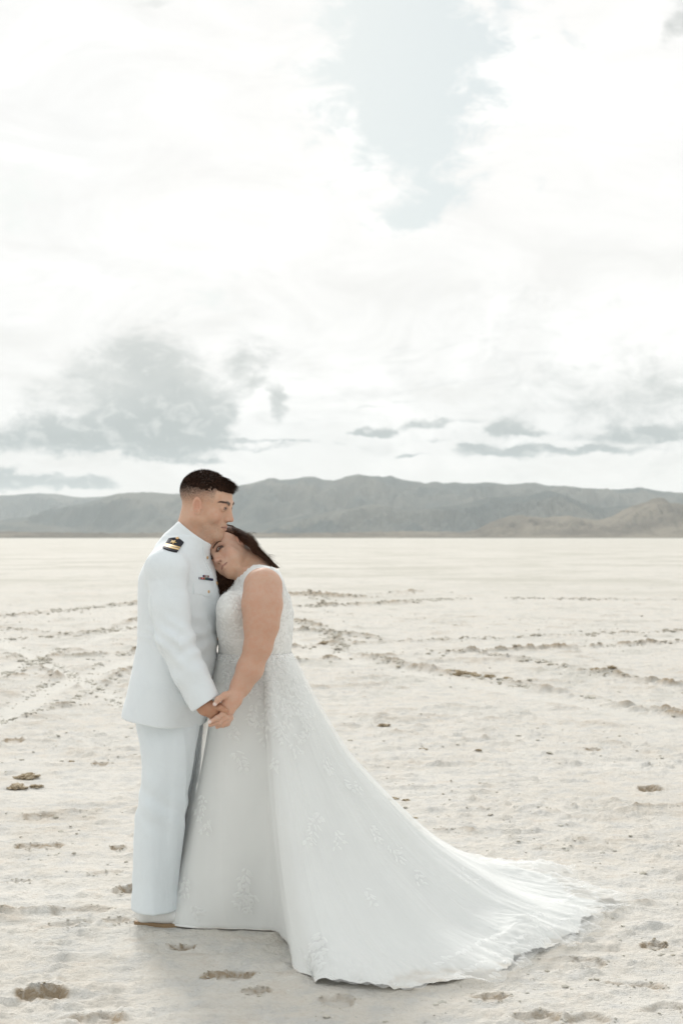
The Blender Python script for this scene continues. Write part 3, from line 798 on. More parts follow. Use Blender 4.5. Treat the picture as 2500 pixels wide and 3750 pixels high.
def face_paint(V_, M, c, fem=False):
    """skin tones plus painted shade at lids, lip crease and nostrils: brows, lashes, lips, flush, stubble"""
    L = locals_(V_, M); x, y, z = L.T; ax = np.abs(x)
    inh = (y > -0.2) & (np.abs(z) < 0.2) & (ax < 0.12)
    front = sstep(0.04, 0.06, y)
    # flush
    f1 = np.exp(-(((ax - 0.045) / 0.022) ** 2 + ((z + 0.035) / 0.02) ** 2)) * front * inh
    c = blendc(c, f1 * 0.30, (0.52, 0.24, 0.18))
    f2 = np.exp(-((x / 0.016) ** 2 + ((z + 0.04) / 0.018) ** 2)) * sstep(0.09, 0.105, y) * inh
    c = blendc(c, f2 * 0.35, (0.50, 0.22, 0.17))
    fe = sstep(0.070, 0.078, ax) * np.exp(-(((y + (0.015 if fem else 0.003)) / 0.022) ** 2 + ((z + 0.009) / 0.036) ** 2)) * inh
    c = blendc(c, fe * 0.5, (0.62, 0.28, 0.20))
    # lips
    zc = -0.0712
    lw = 0.0235
    k_ = 0.75 if fem else 1.0
    up = k_ * 0.0085 * np.sqrt(np.clip(1 - (x / lw) ** 2, 0, 1)); lo = k_ * 0.0105 * np.sqrt(np.clip(1 - (x / (lw * .95)) ** 2, 0, 1))
    lm = (1 - sstep(up * 0.8, up * 1.05 + .0004, z - zc)) * (1 - sstep(lo * 0.8, lo * 1.05 + .0004, zc - z)) * (ax < lw) * sstep(0.070, 0.076, y) * inh
    c = blendc(c, lm * (0.6 if fem else 0.5), (0.40, 0.17, 0.14) if fem else (0.42, 0.19, 0.15))
    line = np.exp(-((z - zc) / 0.0016) ** 2) * (ax < lw + .001) * sstep(0.070, 0.076, y) * inh  # crease shade painted dark between the lips
    c = blendc(c, line * 0.8, (0.10, 0.03, 0.03))
    # brows
    bz = (0.0215 if fem else 0.0160) + 0.006 * np.sin(np.clip((ax - 0.012) / 0.042, 0, 1) * 2.3) - 0.004 * sstep(.045, .056, ax)
    bw = np.where(ax < 0.04, 0.0048, 0.0030) * (0.8 if fem else 1.35)
    bm = np.exp(-((z - bz) / bw) ** 4) * sstep(0.010, 0.014, ax) * (1 - sstep(0.050, 0.056, ax)) * sstep(0.04, 0.055, y) * inh
    c = blendc(c, bm * 0.95, (0.045, 0.018, 0.012) if fem else (0.03, 0.018, 0.012))
    # eyes: lash line with lid shadow painted in, and her shadow makeup
    ex = (ax - 0.032) / 0.0142; ez = z / (0.0068 if fem else 0.0056); er = np.sqrt(ex ** 2 + ez ** 2)
    lash = np.exp(-((er - 0.98) / (0.36 if fem else 0.24)) ** 2) * sstep(0.066 if fem else 0.074, 0.073 if fem else 0.080, y) * inh * (ax < (0.050 if fem else 0.0445))
    c = blendc(c, np.clip(lash * (1.15 if fem else 0.8), 0, 1), (0.02, 0.012, 0.01))
    if fem:
        sh = np.exp(-(((ax - 0.033) / 0.021) ** 2 + ((z - 0.003) / 0.0125) ** 2) ** 1.5) * front * inh
        c = blendc(c, sh * 0.6, (0.13, 0.06, 0.04))
    nos = np.exp(-(((ax - 0.0068) / 0.004) ** 2 + ((z + 0.0485) / 0.0035) ** 2)) * sstep(0.09, 0.095, y) * inh  # recess shade painted into the nostril hollows
    c = blendc(c, nos * 0.85, (0.10, 0.035, 0.025))
    return c, L

def eye(name, M, sx, parent, look, mat, dark=1.0):
    """eyeball with iris and pupil painted where they are"""
    v, q = iv, if_
    P = v * 0.0125
    la = np.array(look, float); la /= np.linalg.norm(la)
    dt = v @ la
    c = np.tile(np.array([0.34, 0.31, 0.29]), (len(v), 1))
    c[dt > math.cos(R(29))] = (0.055, 0.050, 0.034)
    c[(dt > math.cos(R(32))) & (dt <= math.cos(R(27)))] = (0.03, 0.025, 0.02)
    c[dt > math.cos(R(15))] = (0.004, 0.004, 0.004)
    c = c * dark
    cen = np.array([sx * 0.0318, 0.0785, 0.0])
    Mn = np.array(M)
    P = (P + cen) @ Mn[:3, :3].T + Mn[:3, 3]
    return mesh_obj(name, P, q, mat, parent, col=c)

# ------------------------------------------------------------------ shared materials
def skin_mat(name):
    m, g, b = new_mat(name)
    col = g.node('ShaderNodeAttribute', attribute_name='Col').outputs['Color']
    p = g.node('ShaderNodeTexCoord').outputs['Object']
    n = g.noise(p, 55.0, 4, 0.6); n2 = g.noise(p, 420.0, 3, 0.6)
    c = g.mix(g.ramp(n, 0.35, 0.7, 0, 0.8), col, (1.0, 0.88, 0.83), 'MULTIPLY')
    c = g.mix(g.ramp(n2, 0.60, 0.75, 0, 0.5), c, (0.72, 0.6, 0.52), 'MULTIPLY')
    g.put(b.inputs['Base Color'], c)
    b.inputs['Roughness'].default_value = 0.5
    b.inputs['Specular IOR Level'].default_value = 0.35
    b.inputs['Subsurface Weight'].default_value = 0.12
    b.inputs['Subsurface Radius'].default_value = (1.0, 0.35, 0.2)
    b.inputs['Subsurface Scale'].default_value = 0.006
    bp = g.node('ShaderNodeBump'); bp.inputs['Distance'].default_value = 0.0006; bp.inputs['Strength'].default_value = 0.5
    g.put(bp.inputs['Height'], n2); g.put(b.inputs['Normal'], bp.outputs[0])
    return m
def cloth_mat(name, color, rough=0.85, wscale=900.0, bump=0.0004, wr=0.0, transl=0.0, sheen=0.2):
    m, g, b = new_mat(name)
    p = g.node('ShaderNodeTexCoord').outputs['Object']
    n = g.noise(p, wscale, 2, 0.5); w = g.noise(p, 9.0, 4, 0.55, 0.6)
    c = g.mix(g.ramp(w, 0.3, 0.75, 0, 0.35), color, tuple(x * 0.93 for x in color))
    g.put(b.inputs['Base Color'], c)
    b.inputs['Roughness'].default_value = rough
    b.inputs['Specular IOR Level'].default_value = 0.2
    b.inputs['Sheen Weight'].default_value = sheen
    bp = g.node('ShaderNodeBump'); bp.inputs['Distance'].default_value = bump
    g.put(bp.inputs['Height'], n)
    nrm = bp.outputs[0]
    if wr > 0:
        b2 = g.node('ShaderNodeBump'); b2.inputs['Distance'].default_value = wr
        g.put(b2.inputs['Height'], w); g.put(b2.inputs['Normal'], nrm); nrm = b2.outputs[0]
    g.put(b.inputs['Normal'], nrm)
    return m
def flat_mat(name, color, rough=0.6, metal=0.0):
    m, g, b = new_mat(name)
    p = g.node('ShaderNodeTexCoord').outputs['Object']
    n = g.noise(p, 300.0, 3, 0.6)
    g.put(b.inputs['Base Color'], g.mix(g.ramp(n, 0.3, 0.7, 0, 0.25), color, tuple(x * 0.7 for x in color)))
    b.inputs['Roughness'].default_value = rough; b.inputs['Metallic'].default_value = metal
    return m
def col_mat(name, rough=0.3, spec=0.5, coat=0.0):
    m, g, b = new_mat(name)
    g.put(b.inputs['Base Color'], g.node('ShaderNodeAttribute', attribute_name='Col').outputs['Color'])
    b.inputs['Roughness'].default_value = rough; b.inputs['Specular IOR Level'].default_value = spec; b.inputs['Coat Weight'].default_value = coat
    return m
SKIN = skin_mat("skin"); EYE = col_mat("eye", 0.25, 0.3, 0.15)

def bvh(o):
    me = o.data
    v = np.empty(len(me.vertices) * 3, dtype=np.float32); me.vertices.foreach_get('co', v)
    v = v.reshape(-1, 3)
    f = [tuple(p.vertices) for p in me.polygons]
    return BVHTree.FromPolygons([tuple(x) for x in v], f)
def cast(tree, px, py, Y0=3.0, Y1=8.0):
    """where the line of sight through a photo pixel meets a surface"""
    a = Vector(W(px, py, Y0)); b = Vector(W(px, py, Y1)); d = (b - a).normalized()
    h = tree.ray_cast(a, d, 8.0)
    return (h[0], h[1]) if h[0] is not None else (None, None)
def drape(o, fn):
    """push a cloth surface along its normals by fn(x, y, z) metres"""
    me = o.data; n = len(me.vertices)
    co = np.empty(n * 3, dtype=np.float32); me.vertices.foreach_get('co', co); co = co.reshape(-1, 3)
    nn = np.empty(n * 3, dtype=np.float32); me.vertex_normals.foreach_get('vector', nn); nn = nn.reshape(-1, 3)
    co = co + nn * fn(co[:, 0].astype(float), co[:, 1].astype(float), co[:, 2].astype(float))[:, None]
    me.vertices.foreach_set('co', co.astype(np.float32).ravel()); me.update()
def patch(name, tree, rows, th, mats, parent, fmat=None, lift=0.0):
    """a thin sewn-on piece lying on a surface: rows of photo pixels -> solid sheet th thick"""
    P = []; Nn = []
    for r in rows:
        for (px, py) in r:
            p, n = cast(tree, px, py)
            P.append(p); Nn.append(n)
    good = [i for i, p in enumerate(P) if p is not None]
    for i in range(len(P)):
        if P[i] is None:
            j = min(good, key=lambda q: abs(q - i)); P[i] = P[j]; Nn[i] = Nn[j]
    P = np.array([p[:] for p in P]); Nn = np.array([n[:] for n in Nn]); nr_, nc_ = len(rows), len(rows[0])
    top = P + Nn * (th + lift); bot = P + Nn * (lift - 0.004)
    ii = np.arange(nr_ * nc_).reshape(nr_, nc_)
    q = np.stack([ii[:-1, :-1], ii[:-1, 1:], ii[1:, 1:], ii[1:, :-1]], -1).reshape(-1, 4)
    K = nr_ * nc_
    ring = list(ii[0, :]) + list(ii[1:, -1]) + list(ii[-1, ::-1][1:]) + list(ii[::-1, 0][1:-1])
    side = [[ring[i], ring[(i + 1) % len(ring)], ring[(i + 1) % len(ring)] + K, ring[i] + K] for i in range(len(ring))]
    fm = None
    if fmat is not None: fm = np.concatenate([fmat, fmat, np.zeros(len(side))])
    return mesh_obj(name, np.concatenate([top, bot]), [np.concatenate([q, q[:, ::-1] + K]), np.array(side)], mats, parent, smooth=False, fmat=fm)

def strands(name, roots, paths, r0, r1, mat, parent, sides=3):
    """hair: each path is an array of points (n,3)"""
    Vs, Fs = [], []; base = 0
    for pth in paths:
        pth = np.asarray(pth); n = len(pth)
        t = np.gradient(pth, axis=0); t /= np.linalg.norm(t, axis=1)[:, None] + 1e-9
        ref = np.array([0.3, 0.5, 0.81]); a = np.cross(t, ref); a /= np.linalg.norm(a, axis=1)[:, None] + 1e-9; b = np.cross(t, a)
        rr = np.linspace(r0, r1, n)[:, None]
        for s_ in range(sides):
            an = 2 * math.pi * s_ / sides
            Vs.append(pth + (a * math.cos(an) + b * math.sin(an)) * rr)
        ids = base + np.arange(sides * n).reshape(sides, n)
        for s_ in range(sides):
            A, B = ids[s_], ids[(s_ + 1) % sides]
            Fs.append(np.stack([A[:-1], A[1:], B[1:], B[:-1]], 1))
        base += sides * n
    return mesh_obj(name, np.concatenate(Vs), np.concatenate(Fs), mat, parent)
def hair_mat(name, c1, c2, rough=0.45):
    m, g, b = new_mat(name)
    p = g.node('ShaderNodeTexCoord').outputs['Object']
    n = g.noise(p, 130.0, 3, 0.6)
    g.put(b.inputs['Base Color'], g.mix(g.ramp(n, 0.35, 0.7), c1, c2))
    b.inputs['Roughness'].default_value = rough; b.inputs['Specular IOR Level'].default_value = 0.08
    return m
# ------------------------------------------------------------------ the groom
YM = 5.72
HY = 5.70
YAWM = R(-22)                       # torso faces right, turned a little towards the camera
MF = Vector((math.cos(YAWM), math.sin(YAWM), 0))
MS = Vector((-math.sin(YAWM), math.cos(YAWM), 0))      # his far side
hyaw = R(-15); hp = R(-13)
hf = Vector((math.cos(hyaw) * math.cos(hp), math.sin(hyaw) * math.cos(hp), math.sin(hp)))
hr = Vector((math.sin(hyaw), -math.cos(hyaw), 0))       # towards the camera = his near side
MHS = 1.09
MH = frame((0, 0, 0), hr, hf, (0, 0, 1), MHS)
off = MH @ Vector((0.032, 0.083, 0.0))
eye_w = Vector(W(821, 1861, HY - 0.03))
MH = frame(eye_w - off, hr, hf, (0, 0, 1), MHS)
HM0 = MH.translation

def hip(px, py, Y=YM): return W(px, py, Y)
f = Field(axis((-1.06, -0.70, .006), (-0.70, -0.40, .0017), (-0.40, -0.30, .004)),
          axis((5.38, 5.48, .0025), (5.48, 5.58, .006), (5.58, 5.82, .0017), (5.82, 6.0, .006)),
          axis((0.0, 0.78, .012), (0.78, 0.90, .0025), (0.90, 1.50, .010), (1.50, 1.84, .0017)))
head(f, MH, False)
nb = np.array(MH @ Vector((0, -0.030, -0.050))); nt = W(688, 2010, YM)
f.cap(nb, nt, 0.063, 0.068, k=0.03)
f.cap(MH @ Vector((0, 0.022, -0.09)), W(728, 1995, YM), 0.040, 0.050, k=0.03)     # throat
# hidden body under the clothes
f.stack([(W(0, 2040, YM)[2], W(655, 0, YM)[0], YM, .09, .15), (W(0, 2120, YM)[2], W(655, 0, YM)[0], YM, .115, .16), (W(0, 2350, YM)[2], W(655, 0, YM)[0], YM, .10, .14), (0.86, W(620, 0, YM)[0], YM, .10, .15)], YAWM, k=0.03)
for sd in (-1, 1):
    hipj = Vector((W(622, 0, YM)[0], YM, 0.90)) + MS * 0.06 * sd
    f.cap(hipj, (W(608, 0, YM)[0] + MS.x * .055 * sd, YM + MS.y * .055 * sd, 0.5), 0.055, 0.045, k=0.03)
    f.cap((W(608, 0, YM)[0] + MS.x * .055 * sd, YM + MS.y * .055 * sd, 0.5), (W(585, 0, YM)[0] + MS.x * .055 * sd, YM + MS.y * .055 * sd, 0.09), 0.050, 0.026, k=0.02)
    f.cap((W(572, 0, YM)[0] + MS.x * .055 * sd, YM + MS.y * .055 * sd, 0.06), (W(600, 0, YM)[0] + MS.x * .055 * sd, YM - .02 + MS.y * .055 * sd, 0.05), 0.020, 0.016, k=0.02)
SH, EL, WR = W(611, 2092, 5.52), W(638, 2345, 5.47), W(735, 2562, 5.46)
f.cap(W(640, 2060, YM), SH, 0.07, 0.062, k=0.03)
f.cap(SH, EL, 0.055, 0.045, k=0.03); f.cap(EL, WR, 0.042, 0.030, k=0.02)
SHF, ELF, WRF = Vector(W(690, 2085, 5.92)), Vector(W(700, 2345, 5.93)), Vector(W(770, 2550, 5.90))
f.cap(W(660, 2060, YM), SHF, 0.07, 0.062, k=0.03); f.cap(SHF, ELF, 0.05, 0.045, k=0.03); f.cap(ELF, WRF, .042, .03, k=.02); f.cap(WRF, WRF + Vector((.03, -.01, -.08)), .032, .024, k=.02)
# hand: palm, thumb and four fingers closing round hers
HYD = 5.445
def Hh(px, py, dy=0.0): return W(px, py, HYD + dy)
f.cap(WR, Hh(752, 2588), 0.030, 0.029, k=0.02, squash=((0.1, 1, 0), 0.75))
f.cap(Hh(752, 2590), Hh(776, 2604), 0.031, 0.027, k=0.012, squash=((0.1, 1, 0), 0.62))
f.cap(Hh(768, 2590), Hh(785, 2594), 0.024, 0.017, k=0.012, squash=((0.1, 1, 0), 0.7))
f.chain([Hh(780, 2588, -.004), Hh(806, 2592, -.019), Hh(824, 2601, -.022), Hh(837, 2613, -.012)], [.0125, .0105, .0098, .0085], k=0.004)   # forefinger over her hand
f.chain([Hh(784, 2603, .004), Hh(806, 2614, .016), Hh(824, 2624, .020), Hh(834, 2640, .014)], [.0120, .0105, .0098, .0085], k=0.005)
f.chain([Hh(778, 2613, .008), Hh(798, 2627, .020), Hh(815, 2636, .024), Hh(822, 2650, .016)], [.0118, .0100, .0092, .0080], k=0.005)
f.chain([Hh(768, 2620, .008), Hh(784, 2636, .018), Hh(798, 2646, .022), Hh(802, 2656, .014)], [.0105, .0090, .0082, .0072], k=0.005)
f.chain([Hh(755, 2596, .012), Hh(772, 2580, .024), Hh(792, 2576, .030), Hh(808, 2584, .028)], [.0145, .0125, .0110, .0092], k=0.008)     # thumb behind
V_, F_ = largest(*f.mesh(2))
c = np.tile(np.array([0.60, 0.385, 0.275]), (len(V_), 1))
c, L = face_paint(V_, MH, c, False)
x, y, z = L.T; ax_ = np.abs(x)
hand = (V_[:, 2] < 1.0) & (V_[:, 2] > 0.7) & (V_[:, 1] < 5.52)
c[hand] = (0.48, 0.27, 0.175)
nail_tip = np.exp(-(np.linalg.norm(V_ - Hh(839, 2615, -.016), axis=1) / 0.009) ** 2)
c = blendc(c, nail_tip * .7, (0.62, 0.36, 0.30))
# clipped hair fading down the sides, stubble on jaw and lip
inh = (np.abs(z) < 0.16) & (y > -0.14)
nz = fbm(y * 300 + 9 * x, z * 300 + 7 * x, 2, 7)
lowb = -0.050 + 0.045 * sstep(-0.10, 0.055, y)
fade = sstep(lowb, lowb + 0.115, z + 0.012 * nz) * (1 - sstep(0.044, 0.054, y - 0.25 * np.clip(z - .05, 0, 1))) * inh
earm = np.exp(-(((y + 0.002) / 0.019) ** 2 + ((z + 0.005) / 0.030) ** 2) ** 2) * sstep(.072, .078, ax_)
earm = np.maximum(earm, sstep(.0775, .081, ax_) * (z < .035))
fade = fade * (1 - earm)
side = sstep(0.03, 0.06, ax_) + (y < -0.03)
fade = np.where(y < 0.03, fade, fade * sstep(0.045, 0.055, ax_))
c = blendc(c, np.clip(np.clip(fade, 0, 1) ** 0.95 * (0.94 + 0.10 * nz), 0, 1), (0.05, 0.040, 0.034))
stub = sstep(0.0, 0.03, y) * (1 - sstep(-0.062, -0.040, z + 0.35 * np.clip(0.06 - y, 0, 1))) * inh * (z > -0.15) * (1 - np.exp(-((x / .026) ** 2 + ((z + .0715) / .012) ** 2)) * (y > .08))
c = blendc(c, stub * (0.20 + 0.12 * nz), (0.16, 0.115, 0.09))
man = mesh_obj("person", V_, F_, SKIN, col=c)
tag(man, "man in white dress uniform with short dark hair, standing in profile", "person")
for sx in (-1, 1): eye("eye", MH, sx, man, (0.0, 1, -0.05), EYE, 0.5)

# hair on top: a shaped cap and many short strands
HM = hair_mat("dark_hair", (0.018, 0.010, 0.007), (0.055, 0.028, 0.018), 0.85)
hfld = Field(*(axis((HM0[i] - .17, HM0[i] + .17, .0025)) for i in range(2)), axis((HM0[2] - .02, HM0[2] + .18, .0025)))
hfld.M = MH
hfld.ell((0, -0.014, 0.037), (0.0760, 0.098, 0.078))
hfld.ell((0, 0.040, 0.070), (0.052, 0.044, 0.034), k=0.02)
hfld.ell((0, 0.070, 0.072), (0.040, 0.020, 0.018), k=0.015)
hfld.apply((-.2, -.2, -.1), (.2, .2, .2), lambda x, y, z: (0.052 + 0.25 * np.clip(-0.02 - y, -1, 1) * 0.35 + 0.010 * sstep(0.04, 0.09, y) + 0.003 * np.sin(y * 160 + 2 * np.sin(y * 70))) - z, 0.004, '&')
hfld.apply((-.2, -.2, -.1), (.2, .2, .2), lambda x, y, z: -(0.004 * (np.sin(x * 210 + 2 * np.sin(y * 90)) * np.sin(y * 170 + 1.5 * np.sin(x * 120))) + 0.5), 0, '&') if False else None
hv, hq = hfld.mesh(1)
nh = fbm(hv[:, 0] * 90, hv[:, 2] * 90 + hv[:, 1] * 70, 3, 12)
ctr = np.array(MH @ Vector((0, 0, 0.03)))
dn = hv - ctr; dn /= np.linalg.norm(dn, axis=1)[:, None]
hv = hv + dn * (nh * 0.0035)[:, None]
hair = mesh_obj("hair", hv, hq, HM, man)
rng = np.random.default_rng(3)
Lh = locals_(hv, MH)
pick = rng.choice(np.where(Lh[:, 2] > 0.048)[0], 7000)
paths = []
Mr = np.array(MH)[:3, :3] / MHS
for i in pick:
    l = Lh[i]; n = dn[i] @ Mr
    n = np.array([l[0] / 0.076, (l[1] + 0.014) / 0.099, (l[2] - 0.04) / 0.088]); n /= np.linalg.norm(n)
    topw = sstep(0.05, 0.095, l[2])
    ln = (0.004 + 0.007 * topw + 0.009 * sstep(0.03, 0.09, l[1]) * topw) * rng.uniform(0.5, 1.25)
    dirv = n * 0.45 + np.array([rng.normal(0, .35), 0.55 + 0.5 * topw + rng.normal(0, .3), rng.normal(0, .3)])
    dirv /= np.linalg.norm(dirv)
    curl = np.array([rng.normal(0, .3), rng.normal(0.3, .3), -0.6 * sstep(0.05, 0.09, l[1]) - 0.2])
    ts = np.linspace(0, 1, 5)[:, None]
    p = l - n * 0.001 + dirv * ts * ln + curl * ts ** 2 * ln * 0.6
    paths.append(p @ np.array(MH)[:3, :3].T + np.array(MH)[:3, 3])
# clipped stubble that fades down the sides and the back of the head
bi = np.where((fade > 0.35) & inh)[0]; bi = rng.choice(bi, 14000)
for i in bi:
    if rng.uniform() > fade[i] ** 2.2: continue
    l = L[i]; n = np.array([l[0] / 0.076, (l[1] + 0.014) / 0.099, (l[2] - 0.03) / 0.088]); n /= np.linalg.norm(n)
    dv = n * .5 + np.array([rng.normal(0, .3), -.25 + rng.normal(0, .3), -.4 + rng.normal(0, .3)]); dv /= np.linalg.norm(dv)
    ln = (0.0015 + 0.0045 * max(0, (l[2] - .0) / .06)) * rng.uniform(.6, 1.2)
    pp = l + dv * np.linspace(0, 1, 2)[:, None] * ln
    paths.append(pp @ np.array(MH)[:3, :3].T + np.array(MH)[:3, 3])
strands("hair_strands", None, paths, 0.00045, 0.0002, HM, hair)

# ---- jacket
JW = cloth_mat("white_uniform_cloth", (0.775, 0.815, 0.835), 0.8, 1400, 0.0003, 0.006)
def zrow(py, l, r, b, Y=YM):
    """section from its left / right photo columns; b = half width across the shoulders"""
    a0 = W(l, py, Y); a1 = W(r, py, Y); half = (a1[0] - a0[0]) / 2
    a = math.sqrt(max(half ** 2 - (b * math.sin(YAWM)) ** 2, 0.004)) / math.cos(YAWM)
    return (a0[2], (a0[0] + a1[0]) / 2, Y, a, b)
jrows = [zrow(2660, 452, 746, .205), zrow(2600, 458, 756, .205), zrow(2520, 480, 768, .200), zrow(2440, 497, 782, .190), zrow(2350, 513, 796, .180), zrow(2250, 515, 800, .185),
         zrow(2170, 517, 803, .195), zrow(2110, 520, 792, .195), zrow(2060, 540, 776, .19), zrow(2030, 562, 765, .16), zrow(2000, 598, 752, .12), zrow(1975, 640, 745, .09)]
jf = Field(axis((-1.00, -0.44, .003)), axis((5.34, 6.06, .003)), axis((0.72, 1.66, .003)))
def jwarp(u, v, z, A, B):
    # flared skirt with soft flutes, slight waist folds
    ang = np.arctan2(v, u)
    low = sstep(1.08, 0.80, z) if False else np.clip((1.06 - z) / 0.25, 0, 1) ** 1.3
    s = 1 + low * (0.030 * np.sin(ang * 3 + 0.6) + 0.014 * np.sin(ang * 7 + 2.0)) + 0.004 * np.exp(-((z - 1.16) / 0.05) ** 2) * np.sin(z * 180 + ang * 3)
    return u, v, A * s, B * s
jf.stack(jrows, YAWM, warp=jwarp, p=2.15)
jf.cap(W(700, 1965, YM), W(655, 2040, YM), 0.074, 0.10, k=0.03)
nk0 = W(715, 1950, HY); nk1 = W(680, 2015, YM)
jf.cap(nk0, nk1, 0.0735, 0.082, k=0.03)
# shoulders
for S_, up_ in ((SH, 1), (SHF, 1)):
    S_ = np.array(S_)
    jf.cap(W(660, 2010, YM), S_ + np.array([0, 0, -0.004]), 0.050, 0.074, k=0.06)
def sleeve(S_, E_, C_, r, k1):
    S_, E_, C_ = (np.array(q, float) for q in (S_, E_, C_))
    pts = [S_, S_ * .5 + E_ * .5, E_, E_ * .5 + C_ * .5, C_]
    jf.chain(pts, r, k=k1, kk=0.02)
CU = W(746, 2566, 5.455)
# near sleeve: hanging, bent forward at the elbow, widening to the cuff
def sl_fn(x, y, z):
    P = [SH, SH * .5 + EL * .5 + np.array([-.004, 0, 0]), EL + np.array([.004, 0, 0]), EL * .45 + CU * .55, CU + (CU - EL) * 0.16]
    RR = [.077, .0745, .069, .063, .059]
    D = None
    for a, b, ra, rb in zip(P[:-1], P[1:], RR[:-1], RR[1:]):
        a = np.array(a); b = np.array(b); ba = b - a; L2 = float(ba @ ba)
        px_, py_, pz_ = x - a[0], y - a[1], z - a[2]
        h = np.clip((px_ * ba[0] + py_ * ba[1] + pz_ * ba[2]) / L2, 0, 1)
        dd = np.sqrt((px_ - h * ba[0]) ** 2 + ((py_ - h * ba[1]) * 1.12) ** 2 + (pz_ - h * ba[2]) ** 2) - (ra + (rb - ra) * h)
        if D is None: D = dd
        else:
            hh = np.clip(0.5 + 0.5 * (dd - D) / .02, 0, 1); D = dd * (1 - hh) + D * hh - .02 * hh * (1 - hh)
    # drag folds at the elbow and along the forearm
    s = (z - EL[2])
    q_ = (x - EL[0]) * math.cos(.6) + s * math.sin(.6)
    fold = 0.0030 * np.exp(-((s - 0.01) / 0.06) ** 2) * np.sin(q_ * 70 + 8 * s + 2 * np.sin(x * 23)) * sstep(-.02, .05, EL[0] + .03 - x + s * .2)
    fold += 0.0035 * np.exp(-((s + .11) / .1) ** 2) * np.sin((x - EL[0]) * 48 + s * 60 + 1.0)
    fold += 0.0030 * np.exp(-((s - .24) / .09) ** 2) * np.sin((x - SH[0]) * 40 - s * 38)
    return D + fold * 0.55
lo_ = np.minimum(np.minimum(SH, EL), CU) - .12; hi_ = np.maximum(np.maximum(SH, EL), CU) + .12
sf = Field(*jf.ax); sf.apply(lo_, hi_, sl_fn)
cd = (CU - EL) / np.linalg.norm(CU - EL)
cuff_n = np.array(W(790, 2549, 5.455)) - np.array(W(697, 2607, 5.455)); cuff_n = np.array([-cuff_n[2] * -1, 0, 0]) if False else cuff_n
cl = cuff_n / np.linalg.norm(cuff_n); cn = np.array([cl[2], 0.0, -cl[0]])        # points down and out of the cuff
if cn @ cd < 0: cn = -cn
sf.half(W(745, 2579, 5.455), cn, 0.004, lo_, hi_)
# open cuff
sf.cap(CU - cd * 0.03, CU + cd * 0.12, 0.046, 0.046, k=0.004, op='-')
# join sleeve and torso: soft at the shoulder, a crease below it
hgt = jf.ax[2]
kk_ = (0.004 + 0.045 * sstep(1.36, 1.50, hgt))[None, None, :].astype(np.float32)
a, b = jf.D, sf.D
h = np.clip(0.5 + 0.5 * (b - a) / kk_, 0, 1); jf.D = (b * (1 - h) + a * h - kk_ * h * (1 - h)).astype(np.float32)
del sf, a, b, h
# far sleeve
jf.cap(SHF, ELF, 0.075, 0.064, k=0.04); jf.cap(ELF, WRF, 0.062, 0.055, k=0.01)
# collar line: top plane of the standing collar, opening for the neck
ca_, cb_ = W(660, 1914, HY), W(772, 1996, HY)
cl = (cb_ - ca_) / np.linalg.norm(cb_ - ca_); cn = np.array([-cl[2], 0.0, cl[0]])
jf.half(ca_, cn, 0.0, W(560, 2080, 5.4), W(860, 1800, 6.0))
jf.cap(nk0 - (nk1 - nk0) * 0.5, nk0 + (nk1 - nk0) * 0.3, 0.0665, 0.0665, k=0.004, op='-')
# hem: rising slightly to the front, sagging in the middle
hl, hm_, hr_ = W(452, 2612, YM), W(600, 2640, YM), W(745, 2652, YM)
jf.apply((-1.1, 5.3, .7), (-.4, 6.1, 1.0), lambda x, y, z: np.interp(x, [hl[0], hm_[0], hr_[0]], [hl[2], hm_[2], hr_[2]]) - z + 0.02 * (y - YM), 0.006, '&')
V_, F_ = jf.mesh(3)
jacket = mesh_obj("jacket", V_, F_, JW, man)
def jfold(x, y, z):
    q = 0.0030 * (1 - 2.2 * np.abs(fbm(x * 9 + z * 3.5, z * 2.2 - x * 2 + y * 7, 3, 61)))
    el = np.exp(-(((z - EL[2]) / .10) ** 2 + ((x - EL[0] - .02) / .10) ** 2)) * (y < 5.62)
    q += 0.0045 * el * np.sin((z - EL[2]) * 95 + (x - EL[0]) * 75 + 3 * fbm(x * 8, z * 8, 2, 9))
    wst = np.exp(-((z - 1.13) / .07) ** 2) * (x > -.62)
    return q + 0.003 * wst * np.sin(z * 90 - x * 50)
drape(jacket, jfold)
tj = bvh(jacket)

# front placket edge, collar edge, seams, pocket
def ribbon_line(name, pix, w, th, mat, parent, tree, n=60):
    pix = np.array(pix, float); d_ = np.r_[0, np.cumsum(np.hypot(*np.diff(pix, axis=0).T))]
    s_ = np.linspace(0, d_[-1], n); q = np.stack([np.interp(s_, d_, pix[:, i]) for i in (0, 1)], 1)
    t = np.gradient(q, axis=0); t /= np.linalg.norm(t, axis=1)[:, None]; nn = np.stack([-t[:, 1], t[:, 0]], 1)
    rows = [[tuple(q[i] + nn[i] * o) for i in range(n)] for o in np.linspace(-w / 2, w / 2, 4)]
    return patch(name, tree, rows, th, mat, parent)
ribbon_line("placket", [(744, 2003), (747, 2030), (757, 2062), (772, 2090), (783, 2120), (789, 2160), (789, 2200)], 4, 0.0022, JW, jacket, tj)
def grid(l, t, r, b, nx, ny, fn=None):
    return [[(x, (fn(x, y) if fn else y)) for x in np.linspace(l, r, nx)] for y in np.linspace(t, b, ny)]
ribbon_line("sleeve_seam", [(552, 2180), (556, 2260), (574, 2340), (608, 2420), (648, 2500), (688, 2585)], 3, 0.0012, JW, jacket, tj)
patch("pocket_flap", tj, [[(x, y0 + (x - 708) * 0.06 + (y1 - y0) * s * (1.0 + 0.22 * math.exp(-((x - 757) / 14) ** 2) )) for x in np.linspace(708, 782, 16)] for (y0, y1) in ((2136, 2174),) for s in np.linspace(0, 1, 6)], 0.0028, JW, jacket)
GOLD = flat_mat("gold_metal", (0.72, 0.47, 0.24), 0.3, 0.9)
GOLD.node_tree.nodes['Principled BSDF'].inputs['Metallic'].default_value = 0.6
